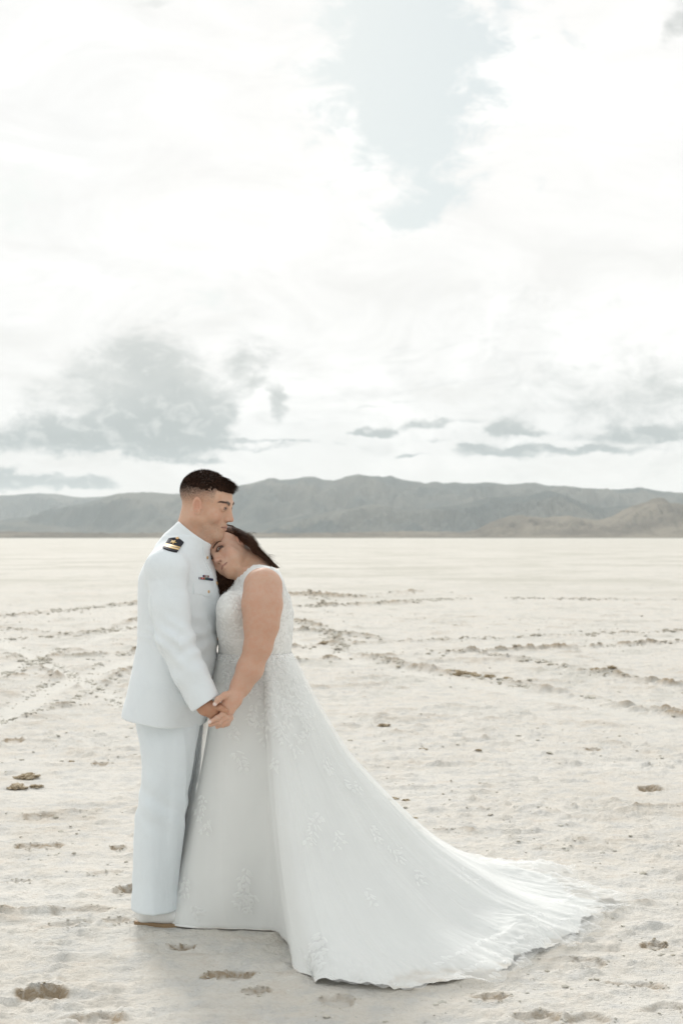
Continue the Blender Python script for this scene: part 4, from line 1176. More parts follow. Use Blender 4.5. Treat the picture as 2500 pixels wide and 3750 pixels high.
def button(px, py, rad, tree=None, p=None, n=None):
    if p is None: p, n = cast(tj, px, py)
    if p is None: return
    v = iv * np.array([1, 1, 0.45]) * rad
    v = np.where(v[:, 2:3] > -1, v, v)
    o = mesh_obj("button", v, if_, GOLD, jacket)
    o.matrix_world = Matrix.Translation(p + n * 0.002) @ n.to_track_quat('Z', 'Y').to_matrix().to_4x4()
    o.matrix_parent_inverse = Matrix.Identity(4)
for (px, py, rad) in [(763, 2167, .0068), (759, 2042, .0065), (794, 2136, .0080), (797, 2338, .0085)]:
    for dx_ in range(0, 24, 2):
        p, n = cast(tj, px - dx_, py)
        if p is not None and p.y < 6.0: button(0, 0, rad, p=p, n=n); break
# shoulder board
NAVY = flat_mat("black_board_cloth", (0.010, 0.010, 0.018), 0.7)
A_, B_, C_, D_ = np.array((597, 2009.)), np.array((648, 2024.)), np.array((673, 1989.)), np.array((621, 1975.))
rows = []; nx_, ny_ = 22, 18
for j in range(ny_):
    t = j / (ny_ - 1); row = []
    for i in range(nx_):
        s_ = i / (nx_ - 1)
        bow = 4.0 * (1 - t) * (1 - (2 * s_ - 1) ** 2)
        p = (A_ * (1 - s_) + B_ * s_) * (1 - t) + (D_ * (1 - s_) + C_ * s_) * t
        nrm = np.array((0.42, -0.9))
        p = p + np.array((0.32, -0.95)) * (bow * -0.6 + (10.0 * max(0, t - 0.0) ** 3 * (1 - abs(2 * s_ - 1) ** 1.6)))
        row.append(tuple(p))
    rows.append(row)
fm = []
for j in range(ny_ - 1):
    for i in range(nx_ - 1): fm.append(1 if (3 <= j <= 4 or 6 <= j <= 7) else 0)
fm = [0 if False else v for v in fm]
BRAID = flat_mat("gold_braid", (0.70, 0.48, 0.20), 0.55, 0.2)
board = patch("shoulder_board", tj, rows, 0.006, [NAVY, BRAID], jacket, fmat=np.array(fm))
# five-pointed star and button on the board
def star(px, py, r, rot, tilt):
    pts = []
    for i in range(10):
        rr = r if i % 2 == 0 else r * 0.42
        a = rot + i * math.pi / 5
        pts.append((px + rr * math.cos(a), py + rr * math.sin(a) * tilt))
    P, Nn = [], []
    for q in pts + [(px, py)]:
        p, n = cast(tj, *q); P.append(p); Nn.append(n)
    P = np.array([p[:] for p in P]); n = np.mean([q[:] for q in Nn], 0)
    P = P + n * 0.0075; P[-1] += n * 0.0025; P = np.concatenate([P, [P[:10].mean(0) - n * 0.003]])
    fs = [[i, (i + 1) % 10, 10] for i in range(10)] + [[(i + 1) % 10, i, 11] for i in range(10)]
    mesh_obj("star", P, np.array(fs), BRAID, jacket, smooth=False)
star(636, 1990, 14, R(22), 0.62)
p, n = cast(tj, 651, 1975); button(0, 0, .0065, p=p + n * .005, n=n)
# ribbon bar: two rows of striped ribbon
RC = [flat_mat("ribbon_" + nme, c_, 0.7) for nme, c_ in (("navy", (0.025, 0.03, 0.09)), ("red", (0.45, 0.05, 0.04)), ("pale", (0.45, 0.42, 0.40)), ("green", (0.04, 0.10, 0.08)), ("yellow", (0.5, 0.33, 0.08)))]
def ribbons(rows_, pat):
    fm = [pat[int(i * len(pat) / (len(rows_[0]) - 1))] for _ in range(len(rows_) - 1) for i in range(len(rows_[0]) - 1)]
    patch("ribbon_bar", tj, rows_, 0.004, RC, jacket, fmat=np.array(fm))
ribbons([[(728 + 50 * s, y + 6 * s) for s in np.linspace(0, 1, 25)] for y in (2113.5, 2121)], [2, 2, 0, 1, 1, 2, 1, 1, 0, 4, 3, 0, 3, 3, 0, 3, 0, 0, 0, 0, 0, 0, 0, 0])
ribbons([[(743 + 20 * s, y + 2.5 * s) for s in np.linspace(0, 1, 13)] for y in (2106, 2113)], [0, 0, 1, 2, 3, 2, 2, 2, 3, 2, 1, 0])

# ---- trousers
TW = cloth_mat("white_trouser_cloth", (0.755, 0.805, 0.83), 0.8, 1400, 0.0003, 0.006)
tf = Field(axis((-0.98, -0.48, .003)), axis((5.46, 6.0, .004)), axis((0.03, 0.95, .004)))
def trow(py, l, r, b, Y): 
    a0 = W(l, py, Y); a1 = W(r, py, Y); return (a0[2], (a0[0] + a1[0]) / 2, Y, (a1[0] - a0[0]) / 2, b)
def twarp(u, v, z, A, B):
    fr = np.exp(-((np.arctan2(v, u) / 0.35)) ** 2)        # pressed crease at the front
    bk = np.exp(-((np.abs(np.arctan2(v, u)) - math.pi) / 0.5) ** 2)
    br = 0.002 * np.exp(-((z - 0.16) / 0.09) ** 2) * np.sin(z * 75 + v * 25)
    knee = 0.003 * np.exp(-((z - 0.52) / 0.10) ** 2) * np.sin(z * 50 + v * 30 + u * 12)
    dr = 0.007 * np.sin(np.arctan2(v, u) * 4 + 1.0 + z * 3) * np.clip((0.85 - z) / .3, 0, 1)
    return u, v, A * (1 + 0.03 * fr) + (br + knee) * (0.4 + 0.6 * bk) + dr * .5, B + knee + dr
YN, YF = YM - 0.050, YM + 0.12
tf.stack([trow(2560, 500, 735, .10, YN + .03), trow(2660, 498, 727, .10, YN + .02), trow(2720, 512, 716, .10, YN), trow(2800, 519, 704, .10, YN), trow(2870, 518, 692, .095, YN), trow(2950, 505, 681, .092, YN),
          trow(3050, 494, 668, .09, YN), trow(3150, 492, 655, .09, YN), trow(3240, 490, 648, .09, YN), trow(3300, 488, 650, .095, YN), trow(3326, 487, 655, .10, YN)], R(-8), warp=twarp, p=2.2)
tf.stack([trow(2600, 500, 748, .12, YF - .04), trow(2700, 525, 742, .11, YF), trow(2800, 535, 732, .10, YF), trow(2950, 525, 704, .092, YF), trow(3150, 520, 688, .09, YF), trow(3318, 516, 684, .09, YF)], R(-8), k=0.02, warp=twarp, p=2.2)
V_, F_ = tf.mesh(3)
trousers = mesh_obj("trousers", V_, F_, TW, man)
drape(trousers, lambda x, y, z: 0.0045 * (1 - 2.2 * np.abs(fbm(x * 11 + y * 8 + z * .6, z * 1.6 + 5, 3, 71))) + 0.003 * np.exp(-((z - .50) / .10) ** 2) * np.sin(z * 60 + x * 45))
# ---- shoes
SW = flat_mat("white_shoe_leather", (0.80, 0.80, 0.78), 0.45); SOLE = flat_mat("tan_shoe_sole", (0.30, 0.20, 0.11), 0.7)
def shoe(hx, hy, yaw, ln=0.30):
    x0, x1 = -0.06, 0.30
    sf_ = Field(axis((-.06, .30, .004)), axis((-.07, .07, .004)), axis((.0, .15, .004)))
    sf_.cap((0.0, 0, .042), (0.08, 0, .045), .036, .034, squash=((0, 1, 0), .95)); sf_.cap((.08, 0, .045), (.21, .0, .034), .036, .034, k=.03); sf_.cap((.19, .0, .030), (.235, 0, .027), .040, .026, k=.03)
    sf_.cap((.0, 0, .06), (.01, 0, .12), .034, .036, k=.02)
    sf_.half((0, 0, .016), (0, 0, -1), 0.002)
    v, q = sf_.mesh(2)
    o = mesh_obj("shoe", v, q, SW, man)
    th = np.linspace(0, 2 * math.pi, 40, endpoint=False)
    xx = 0.105 + 0.150 * np.cos(th); wd = (0.036 + 0.008 * np.sin((xx - .02) * 14).clip(-1, 1)) * np.sin(th)
    ring_ = np.stack([xx, wd, np.zeros(40)], 1)
    vv = np.concatenate([ring_ + [0, 0, .0], ring_ + [0, 0, .018], [[.105, 0, 0], [.105, 0, .018]]])
    fs = np.array([[i, (i + 1) % 40, 40 + (i + 1) % 40, 40 + i] for i in range(40)]); ft = np.array([[(i + 1) % 40, i, 80] for i in range(40)] + [[40 + i, 40 + (i + 1) % 40, 81] for i in range(40)])
    s_ = mesh_obj("sole", vv, [fs, ft], SOLE, o, smooth=False)
    o.location = (hx, hy, 0.004); o.rotation_euler = (0, 0, yaw)
h0 = G(523, 3383)
shoe(W(533, 0, YN)[0], YN - .005, R(-3)); shoe(W(560, 0, YF)[0], YF - .01, R(-8))
# ------------------------------------------------------------------ the bride
YW = 5.70
wo_ = np.array(W(835, 2020, 5.80))
xr = Vector((-.475, .58, -.66)); yf = Vector((-.578, -.81, -.10)); zu = Vector((-.60, .33, .72))
WH = frame(wo_, xr, yf, zu, 0.935)
def NEARP(lx, ly, lz): return np.array(WH @ Vector((lx, ly, lz)))
w = Field(axis((-.62, -.50, .0022), (-.50, -.36, .0016), (-.36, -.15, .004)),
          axis((5.38, 5.50, .0025), (5.50, 5.66, .0035), (5.66, 5.92, .0017), (5.92, 6.05, .006)),
          axis((0.0, 0.80, .014), (0.80, 0.96, .0022), (.96, 1.38, .005), (1.38, 1.64, .0016)))
YAWW = R(180 + 32)                    # faces left, turned towards the camera
head(w, WH, True)
# neck and torso
w.cap(NEARP(0, -0.034, -0.045), W(928, 2105, 5.77), 0.053, 0.066, k=0.02)
w.cap(NEARP(0, -0.036, -0.02), W(938, 2080, 5.78), 0.05, 0.06, k=0.02)
def wrow(py, l, r, b, Y=YW):
    a0 = W(l, py, Y); a1 = W(r, py, Y); half = (a1[0] - a0[0]) / 2
    a = math.sqrt(max(half ** 2 - (b * math.sin(YAWW)) ** 2, 0.003)) / abs(math.cos(YAWW))
    return (a0[2], (a0[0] + a1[0]) / 2, Y, a, b)
TROWS = [wrow(2640, 810, 1060, .12, 5.82), wrow(2540, 808, 1075, .13, 5.81), wrow(2460, 806, 1068, .135, 5.80), wrow(2390, 806, 1060, .14, 5.78), wrow(2320, 806, 1066, .145, 5.75), wrow(2250, 808, 1070, .155, 5.73),
         wrow(2190, 822, 1062, .165, 5.72), wrow(2130, 856, 1028, .165, 5.71), wrow(2100, 885, 1000, .14, 5.71), wrow(2080, 905, 980, .11, 5.71)]
def torso(fld, inf=0.0, k=0.0):
    rows = [(z, x, y, a + inf, b + inf) for z, x, y, a, b in TROWS]
    fld.stack(rows, YAWW, k=k)
    fs = Vector((math.cos(YAWW), math.sin(YAWW), 0)); sd = Vector((-math.sin(YAWW), math.cos(YAWW), 0))
    b0 = W(848, 2232, 5.60); b1 = W(856, 2228, 5.76)
    fld.ell(b0, (.054 + inf, .058 + inf, .066 + inf), k=0.055)
    fld.ell(b1, (.054 + inf, .058 + inf, .066 + inf), k=0.055)
    fld.ell(W(862, 2300, 5.66), (.060 + inf, .06 + inf, .075 + inf), k=0.06)
    # shoulder girdle
    fld.cap(W(935, 2118, 5.74), W(962, 2150, 5.57), 0.050 + inf, 0.068 + inf, k=0.035)
    fld.cap(W(935, 2118, 5.76), W(930, 2150, 5.90), 0.050 + inf, 0.066 + inf, k=0.035)
torso(w, 0.0, 0.03)
ASH, AM, AEL, AWR = W(961, 2148, 5.545), W(960, 2215, 5.52), W(946, 2365, 5.475), W(866, 2540, 5.475)
def near_arm(fld, inf=0.0, k=0.02):
    fld.chain([ASH, AM, W(957, 2290, 5.50), AEL, W(915, 2450, 5.475), W(882, 2512, 5.475), AWR],
              [.073 + inf, .0740 + inf, .0635 + inf, .0500 + inf, .0470 + inf, .0350 + inf, .0260 + inf], k=k, kk=0.03)
near_arm(w)
ASF, AEF = W(925, 2160, 5.93), W(880, 2350, 5.97)
w.ell(W(990, 2352, 5.425), (.016, .012, .022), k=.02, op='-')
w.chain([ASF, AEF, W(800, 2480, 5.93)], [.066, .052, .034], k=0.02)
w.cap(W(800, 2480, 5.93), W(780, 2515, 5.90), .026, .02, k=.01)
# legs inside the skirt
for sd in (-1, 1):
    w.cap((W(925, 0, YW)[0], 5.82 + .05 * sd, 0.85), (W(890, 0, YW)[0], 5.80 + .06 * sd, 0.45), .085, .055, k=.03)
    w.cap((W(890, 0, YW)[0], 5.80 + .06 * sd, 0.45), (W(880, 0, YW)[0], 5.80 + .06 * sd, 0.08), .05, .032, k=.02)
    w.cap((W(880, 0, YW)[0], 5.80 + .06 * sd, 0.06), (W(820, 0, YW)[0], 5.79 + .06 * sd, 0.045), .03, .02, k=.02)
# her hand: back of the hand to the viewer, thumb over his, fingers hooked underneath
HW = 5.425
def Hw(px, py, dy=0.0): return W(px, py, HW + dy)
w.cap(AWR, Hw(856, 2560, .025), .0285, .030, k=0.015, squash=((0.2, 1, 0), .72))
w.cap(Hw(856, 2558, .022), Hw(838, 2597, .014), .030, .026, k=0.015, squash=((0.2, 1, 0), .55))
w.cap(Hw(845, 2555, .018), Hw(824, 2578, .014), .022, .015, k=0.012, squash=((0.2, 1, 0), .65))
w.chain([Hw(846, 2542, .016), Hw(824, 2546, .004), Hw(800, 2561, -.010), Hw(787, 2578, -.016)], [.0150, .0122, .0105, .0088], k=0.005)     # thumb
w.chain([Hw(829, 2594, .016), Hw(820, 2612, .004), Hw(796, 2630, -.010), Hw(769, 2644, -.012)], [.0120, .0105, .0096, .0082], k=0.003)      # fingers
w.chain([Hw(836, 2604, .018), Hw(829, 2626, .010), Hw(804, 2645, .000), Hw(770, 2655, .002)], [.0118, .0105, .0094, .0080], k=0.003)
w.chain([Hw(841, 2608, .022), Hw(837, 2634, .020), Hw(820, 2652, .012), Hw(795, 2662, .012)], [.0110, .0100, .0090, .0078], k=0.003)
w.chain([Hw(845, 2606, .028), Hw(845, 2630, .032), Hw(834, 2650, .028), Hw(816, 2660, .026)], [.0098, .0088, .0080, .0070], k=0.003)
V_, F_ = largest(*w.mesh(2))
c = np.tile(np.array([0.63, 0.415, 0.31]), (len(V_), 1))
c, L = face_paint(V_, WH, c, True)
x, y, z = L.T
armw = sstep(5.62, 5.56, V_[:, 1]) * (V_[:, 2] < 1.48)
armn = fbm(V_[:, 0] * 12, V_[:, 2] * 12, 3, 50)
c = blendc(c, armw * (0.55 + 0.4 * armn), (0.56, 0.345, 0.25))
lowarm = armw * np.exp(-((V_[:, 2] - 1.17) / 0.12) ** 2)
c = blendc(c, lowarm * 0.5, (0.50, 0.285, 0.19))
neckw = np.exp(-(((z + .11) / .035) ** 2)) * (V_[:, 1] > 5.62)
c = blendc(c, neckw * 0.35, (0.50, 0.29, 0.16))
# scalp under the hair
scalp = sstep(0.058, 0.070, z + 0.45 * np.clip(-y + 0.02, 0, 1)) * (np.abs(z) < 0.16)
c = blendc(c, np.clip(scalp, 0, 1), (0.05, 0.025, 0.018))
# nails
for q, (px, py) in enumerate([(787, 2580), (767, 2645)]):
    n_ = np.exp(-(np.linalg.norm(V_ - Hw(px, py, -.020), axis=1) / 0.0085) ** 4)
    c = blendc(c, n_ * 0.9, (0.80, 0.74, 0.72))
woman = mesh_obj("person", V_, F_, SKIN, col=c)
tag(woman, "woman with long brown hair in a white wedding dress leaning on his chest", "person")
cam_l = np.linalg.inv(np.array(WH)) @ np.array([0, 0, 1.55, 1])
for sx in (-1, 1):
    lk = np.array([cam_l[0] - sx * .032, cam_l[1] - .08, cam_l[2]]); eye("eye", WH, sx, woman, lk / np.linalg.norm(lk) + np.array([.05, 0, -.05]), EYE)

# ---- hair
HWm = hair_mat("brown_hair", (0.035, 0.016, 0.010), (0.12, 0.062, 0.038), 0.5)
hwv = Field(*(axis((wo_[i] - .22, wo_[i] + .22, .003)) for i in range(3)))
hwv.M = WH
hwv.ell((0, -0.020, 0.036), (0.0815, 0.100, 0.087))
# hairline: above the forehead, in front of and above the ear
hwv.apply((-.2, -.2, -.2), (.2, .2, .2), lambda x, y, z: (0.056 - z) + (y - 0.02) * 0.95 + 0.20 * np.clip(-.03 - y, 0, 1), 0.006, '&')
hwv.M = Matrix.Identity(4)
hv, hq = hwv.mesh(2)
nh = fbm(hv[:, 0] * 60, hv[:, 2] * 60 + hv[:, 1] * 50, 3, 12)
hairw = mesh_obj("hair", hv, hq, HWm, woman)
rng = np.random.default_rng(8)
def bez(P, n=14):
    P = [np.asarray(p, float) for p in P]; t = np.linspace(0, 1, n)[:, None]
    while len(P) > 1: P = [a * (1 - t) + b * t for a, b in zip(P[:-1], P[1:])]
    return P[0]
def spline(P, n=18):
    P = np.array(P, float); m = len(P); tt = np.linspace(0, m - 1, n); out = []
    for t in tt:
        i = min(int(t), m - 2); u = t - i
        p0, p1, p2, p3 = P[max(i - 1, 0)], P[i], P[i + 1], P[min(i + 2, m - 1)]
        out.append(0.5 * ((2 * p1) + (-p0 + p2) * u + (2 * p0 - 5 * p1 + 4 * p2 - p3) * u * u + (-p0 + 3 * p1 - 3 * p2 + p3) * u ** 3))
    return np.array(out)
paths = []
# near side: swept back from the temple over the top of the ear and down behind the shoulder
def onskull(th, ph, r=1.0):
    """point on the cranium: th around from front (0) to back, ph sideways angle"""
    return np.array([0.083 * math.sin(ph), -0.020 + 0.102 * math.cos(ph) * math.cos(th), 0.036 + 0.089 * math.cos(ph) * math.sin(th)]) * r
def toW(p): return np.array(WH @ Vector([float(q) for q in p]))
tail = [W(905, 1976, 5.765), W(938, 2016, 5.745), W(976, 2050, 5.75), W(1020, 2090, 5.77)]
for i in range(4600):
    ph = -rng.uniform(-0.3, 0.80)                     # near side is -x (towards the camera)
    t0 = rng.uniform(0.62, 1.5) if rng.uniform() < .6 else rng.uniform(.62, .95)
    S0 = onskull(t0, ph, 1.0 + rng.uniform(.0, .015)); S1 = onskull(t0 + 0.55, ph * 0.97, 1.01 + rng.uniform(0, .015)); S2 = onskull(min(t0 + 1.15, 2.35), ph * 0.92, 1.01 + rng.uniform(0, .02))
    sp = rng.normal(0, 1, 3); u = rng.uniform()
    e = rng.uniform(0.25, 1.0) ** 0.7
    T = [t_ + np.array([sp[0] * .006 , sp[1] * .020, sp[2] * .0062 * (1 - .8 * j / 3)]) + np.array([.002, 0, .004]) for j, t_ in enumerate(tail)]
    P = [toW(S0), toW(S1), toW(S2)] + T
    full = spline(P, 26); paths.append(full[:max(12, int(26 * (0.46 + 0.54 * rng.uniform() ** 1.8)))])
# flyaways
for i in range(26):
    b = tail[rng.integers(0, 3)] + rng.normal(0, .008, 3) + np.array([0, 0, .012]); d = np.array([rng.uniform(.02, .07), rng.normal(0, .02), rng.uniform(-.02, .03)])
    paths.append(bez([b, b + d * .35 + [0, 0, .006], b + d * .6 + [0, 0, -.012]], 8))
# far side: dark fall of hair between her chin, his chest and the neckline
def inside(px, py, poly):
    c_ = False; n = len(poly)
    for i in range(n):
        (x1, y1), (x2, y2) = poly[i], poly[(i + 1) % n]
        if (y1 > py) != (y2 > py) and px < (x2 - x1) * (py - y1) / (y2 - y1) + x1: c_ = not c_
    return c_
for i in range(4200):
    s = rng.uniform(); dd = rng.uniform(5.74, 5.86)
    a = np.array([775 + 120 * s, 2072 + 45 * s ** 0.7]); b = np.array([806 + 10 * rng.normal() * .6 + 55 * s, 2168 - 18 * s]) + rng.normal(0, 5, 2)
    m_ = a * .5 + b * .5 + np.array([-8 * (1 - s), 0])
    e = rng.uniform(.6, 1.15)
    p = bez([W(a[0] - 6, a[1] - 16, dd + .03), W(*a, dd), W(*m_, dd - .012), W(*(a + (b - a) * e), dd - .035)], 12)
    paths.append(p)
# the body of the swept-back tail under its strands
mf = Field(*(axis((min(t[i] for t in tail) - .09, max(t[i] for t in tail) + .05, .003)) for i in range(3)))
mf.chain([toW(onskull(2.0, -.3, .93)), tail[0], tail[1], tail[2]], [.030, .017, .012, .004], k=0, kk=.02)
v, q = mf.mesh(2); mesh_obj("hair", v, q, HWm, woman)
strands("hair_strands", None, paths, 0.0009, 0.0003, HWm, hairw)
# solid mass behind those strands
mf = Field(axis((-.56, -.36, .004)), axis((5.68, 5.95, .004)), axis((1.28, 1.50, .004)))
mf.cap(W(800, 2098, 5.83), W(822, 2140, 5.80), .024, .020, k=.0); mf.cap(W(850, 2108, 5.83), W(850, 2128, 5.80), .022, .018, k=.02)
v, q = mf.mesh(2); mesh_obj("hair", v, q, HWm, woman)

# ------------------------------------------------------------------ wedding dress
def dress_mat(name, c1, alpha=None, streak=1.0, rough=0.7, transl=0.25):
    m = bpy.data.materials.new(name); m.use_nodes = True; t = m.node_tree; g = NT(t); b = t.nodes['Principled BSDF']; out = t.nodes['Material Output']
    p = g.node('ShaderNodeTexCoord').outputs['Object']
    n = g.noise(p, 5.0, 3, 0.5, 0.4); fine_ = g.noise(p, 900.0, 2, 0.5)
    g.put(b.inputs['Base Color'], g.mix(g.ramp(n, 0.3, 0.7), c1, tuple(x * 0.95 for x in c1)))
    b.inputs['Roughness'].default_value = rough; b.inputs['Specular IOR Level'].default_value = 0.2; b.inputs['Sheen Weight'].default_value = 0.3
    bp = g.node('ShaderNodeBump'); bp.inputs['Distance'].default_value = 0.0004
    g.put(bp.inputs['Height'], fine_)
    if alpha is None and 'skirt' not in name: g.put(b.inputs['Normal'], bp.outputs[0])
    tr = g.node('ShaderNodeBsdfTranslucent'); tr.inputs['Color'].default_value = (*c1, 1)
    mx = g.node('ShaderNodeMixShader'); mx.inputs[0].default_value = transl
    t.links.new(b.outputs[0], mx.inputs[1]); t.links.new(tr.outputs[0], mx.inputs[2]); last = mx.outputs[0]
    if name == "ivory_skirt_fabric":          # dust picked up along the hem
        sp_ = g.node('ShaderNodeSeparateXYZ'); g.put(sp_.inputs[0], p)
        dm = g.m('MULTIPLY', g.ramp(sp_.outputs[2], 0.006, 0.022, 1.0, 0.0), g.ramp(g.noise(p, 14.0, 4, 0.6), 0.35, 0.6, 0.05, 0.6))
        g.put(b.inputs['Base Color'], g.mix(dm, c1, (0.50, 0.38, 0.24)))
    if alpha is not None:
        at = g.node('ShaderNodeAttribute', attribute_name='fade').outputs['Fac']
        tp = g.node('ShaderNodeBsdfTransparent'); m2 = g.node('ShaderNodeMixShader')
        a_ = g.m('MULTIPLY', at, alpha)
        g.put(m2.inputs[0], a_); t.links.new(tp.outputs[0], m2.inputs[1]); t.links.new(last, m2.inputs[2]); last = m2.outputs[0]
    t.links.new(last, out.inputs['Surface'])
    return m
DR = dress_mat("ivory_bodice_fabric", (0.83, 0.83, 0.805), transl=0.05)
SKM = dress_mat("ivory_skirt_fabric", (0.86, 0.865, 0.845), transl=0.06)
TUL = dress_mat("sheer_tulle", (0.90, 0.905, 0.89), alpha=0.36, transl=0.2)
LACE2 = dress_mat("soft_lace_leaves", (0.92, 0.92, 0.91), alpha=0.42, transl=0.15)
LACE = dress_mat("white_lace_leaves", (0.92, 0.92, 0.90), transl=0.08)
bf = Field(axis((-.54, -.16, .003)), axis((5.48, 5.98, .0035)), axis((.92, 1.56, .003)))
torso(bf, 0.007)
def neckcut(x, y, z):
    px = x / y * F_PX + 1250
    pz = np.interp(px, [770, 802, 850, 885, 905, 930, 945, 990, 1030, 1080], [2162, 2157, 2129, 2104, 2085, 2066, 2056, 2064, 2098, 2150])
    return z - (CAM_H + (HOR - pz) / F_PX * y)
# the neckline is a curve across the front, measured where the cloth is (y about 5.6)
def neckcut3(x, y, z):
    zz = np.interp(x, [W(q, 0, 5.62)[0] for q in (770, 802, 850, 885, 905, 930, 945, 990, 1030, 1080)],
                   [W(0, q, 5.62)[2] for q in (2162, 2157, 2129, 2104, 2085, 2066, 2056, 2064, 2098, 2150)])
    return z - zz - 0.0025 * np.sin(x * 420)
bf.apply((-.6, 5.4, 1.0), (-.1, 6.0, 1.6), neckcut3, 0.003, '&')
nf = Field(*bf.ax); near_arm(nf, 0.003)
bf.D = np.maximum(bf.D, -nf.D)
# armhole: an opening a little bigger than the arm at the shoulder
nf.D[:] = .2; nf.ell(W(960, 2168, 5.50), (.080, .085, .100)); bf.D = np.maximum(bf.D, -nf.D); del nf
bf.chain([ASF, AEF], [.0665, .054]) if False else None
V_, F_ = bf.mesh(2)
bod = mesh_obj("wedding_dress", V_, F_, DR, woman)
tb = bvh(bod)

# ---- skirt: a surface from the waist ring to the hem curve lying on the ground
hemG = [(-.690, 5.80, .012), (-.690, 5.70, .012), (-.610, 5.610, .012), (-.480, 5.605, .010), (-.397, 5.59, .010), (-.320, 5.568, .010), (-.266, 5.552, .012), (-.232, 5.50, .010), (-.200, 5.36, .006), (-.160, 5.20, .005),
        (-.110, 5.05, .004), (-.060, 4.965, .004), (-.047, 4.925, .004), (.047, 4.88, .004), (.14, 4.851, .004), (.233, 4.857, .004), (.31, 4.90, .004), (.388, 4.931, .004), (.479, 4.992, .004), (.576, 5.086, .004), (.631, 5.218, .006),
        (.708, 5.269, .010), (.815, 5.374, .012), (.852, 5.476, .012), (.912, 5.521, .008), (.963, 5.697, .006), (1.06, 5.841, .006), (1.085, 5.949, .006), (1.06, 6.06, .008), (.99, 6.18, .012), (.90, 6.36, .020),
        (.80, 6.52, .030), (.65, 6.68, .030), (.48, 6.76, .030), (.25, 6.70, .02), (.0, 6.55, .01), (-.25, 6.35, .01), (-.45, 6.15, .01), (-.63, 5.92, .01)]
NT_, NS = 1100, 170
hp_ = np.array(hemG); hp_ = np.vstack([hp_, hp_[:1]])
tt = np.linspace(0, len(hemG), NT_, endpoint=False)
def cr(P, t):
    n = len(P) - 1; i = np.floor(t).astype(int); u = (t - i)[:, None]
    g_ = lambda k: P[(i + k) % n]
    p0, p1, p2, p3 = g_(-1), g_(0), g_(1), g_(2)
    return 0.5 * ((2 * p1) + (-p0 + p2) * u + (2 * p0 - 5 * p1 + 4 * p2 - p3) * u * u + (-p0 + 3 * p1 - 3 * p2 + p3) * u ** 3)
hem = cr(hp_, tt)
zw = W(0, 2395, YW)[2]
wr = wrow(2395, 800, 1064, .146, 5.78)
wc = np.array([wr[1], wr[2]])
# waist point for each hem point: spread by arc position so that folds radiate from the waist
arc = np.r_[0, np.cumsum(np.hypot(*np.diff(np.vstack([hem, hem[:1]])[:, :2], axis=0).T))]; tot = arc[-1]
ang_h = np.unwrap(np.arctan2(hem[:, 1] - wc[1], hem[:, 0] - wc[0]))
ang_w = ang_h
ca, sa = math.cos(YAWW), math.sin(YAWW)
def ellp(ang, a, b):
    u = np.cos(ang) * ca + np.sin(ang) * sa; v = -np.cos(ang) * sa + np.sin(ang) * ca
    r = 1 / np.sqrt((u / a) ** 2 + (v / b) ** 2); return np.stack([wc[0] + r * np.cos(ang), wc[1] + r * np.sin(ang)], 1)
WP = ellp(ang_w, wr[3] + .006, wr[4] + .006)
def smooth_c(a, n):
    k = np.hanning(n); k /= k.sum(); h = n // 2
    return np.convolve(np.r_[a[-h:], a, a[:h]], k, 'valid')[:len(a)]
HV = hem[:, :2] - WP; HL = np.hypot(HV[:, 0], HV[:, 1])
s_ = np.linspace(0, 1, NS) ** 1.0
PR_z = np.array([0, .17, .39, .54, .74, .91, 1.0])          # how far down (0 waist, 1 ground)
PR_r = np.array([0, .07, .18, .30, .48, .73, 1.0])          # how far out, for the long train
PS_r = np.array([0, .22, .48, .62, .80, .94, 1.0])          # ... for the short front
from_s = np.linspace(0, 1, NS)
def prof(which, s):
    # arc-like parameter shared by both
    k = np.linspace(0, 1, len(PR_z)); n = 400; kk = np.linspace(0, 1, n)
    zt = np.interp(kk, k, PR_z); rt = np.interp(kk, k, which)
    kr = np.hanning(61); kr /= kr.sum()
    zt = np.convolve(np.pad(zt, 30, 'reflect', reflect_type='odd'), kr, 'valid'); rt = np.convolve(np.pad(rt, 30, 'reflect', reflect_type='odd'), kr, 'valid')
    return np.interp(s, kk, zt), np.interp(s, kk, rt)
zA, rA = prof(PR_r, s_); zB, rB = prof(PS_r, s_)
wl_ = sstep(0.25, 0.95, HL)
th_idx = arc[:-1]
def folds(offset_seed, amp=1.0):
    """radial folds: sharp-crested noise round the hem, growing downwards"""
    a = arc[:-1] / tot
    A = np.zeros((NS, NT_))
    for fq, am, sd in ((9, .034, 1), (19, .024, 2), (37, .010, 3), (71, .003, 4)):
        rngf = np.random.default_rng(offset_seed * 10 + sd)
        ctrl = rngf.uniform(-1, 1, fq); c2 = rngf.uniform(-1, 1, fq)
        def per(cv, x):
            n = len(cv); i = np.floor(x * n).astype(int) % n; u = x * n - np.floor(x * n); u = u * u * (3 - 2 * u)
            return cv[i] * (1 - u) + cv[(i + 1) % n] * u
        b1 = per(ctrl, a); b2 = per(c2, (a + .01) % 1)
        if fq > 9: b1 = 1 - 2.2 * np.abs(b1); b2 = 1 - 2.2 * np.abs(b2)
        mixv = s_[:, None] ** 1.5
        A += am * ((b1[None, :] * (1 - .35 * mixv)) + b2[None, :] * .35 * mixv)
    grow = np.clip(s_, 0, 1)[:, None] ** 0.8
    return A * grow * amp
FO = folds(3) * (0.75 + 0.95 * wl_[None, :])
FO *= (0.25 + 0.75 * sstep(.05, .4, s_))[:, None]
zz = zw * (1 - (zA[:, None] * wl_ + zB[:, None] * (1 - wl_))) + hem[None, :, 2] * (s_[:, None] ** 3)
rr = rA[:, None] * wl_ + rB[:, None] * (1 - wl_)
XX = HV[None, :, 0] * rr; YY = HV[None, :, 1] * rr
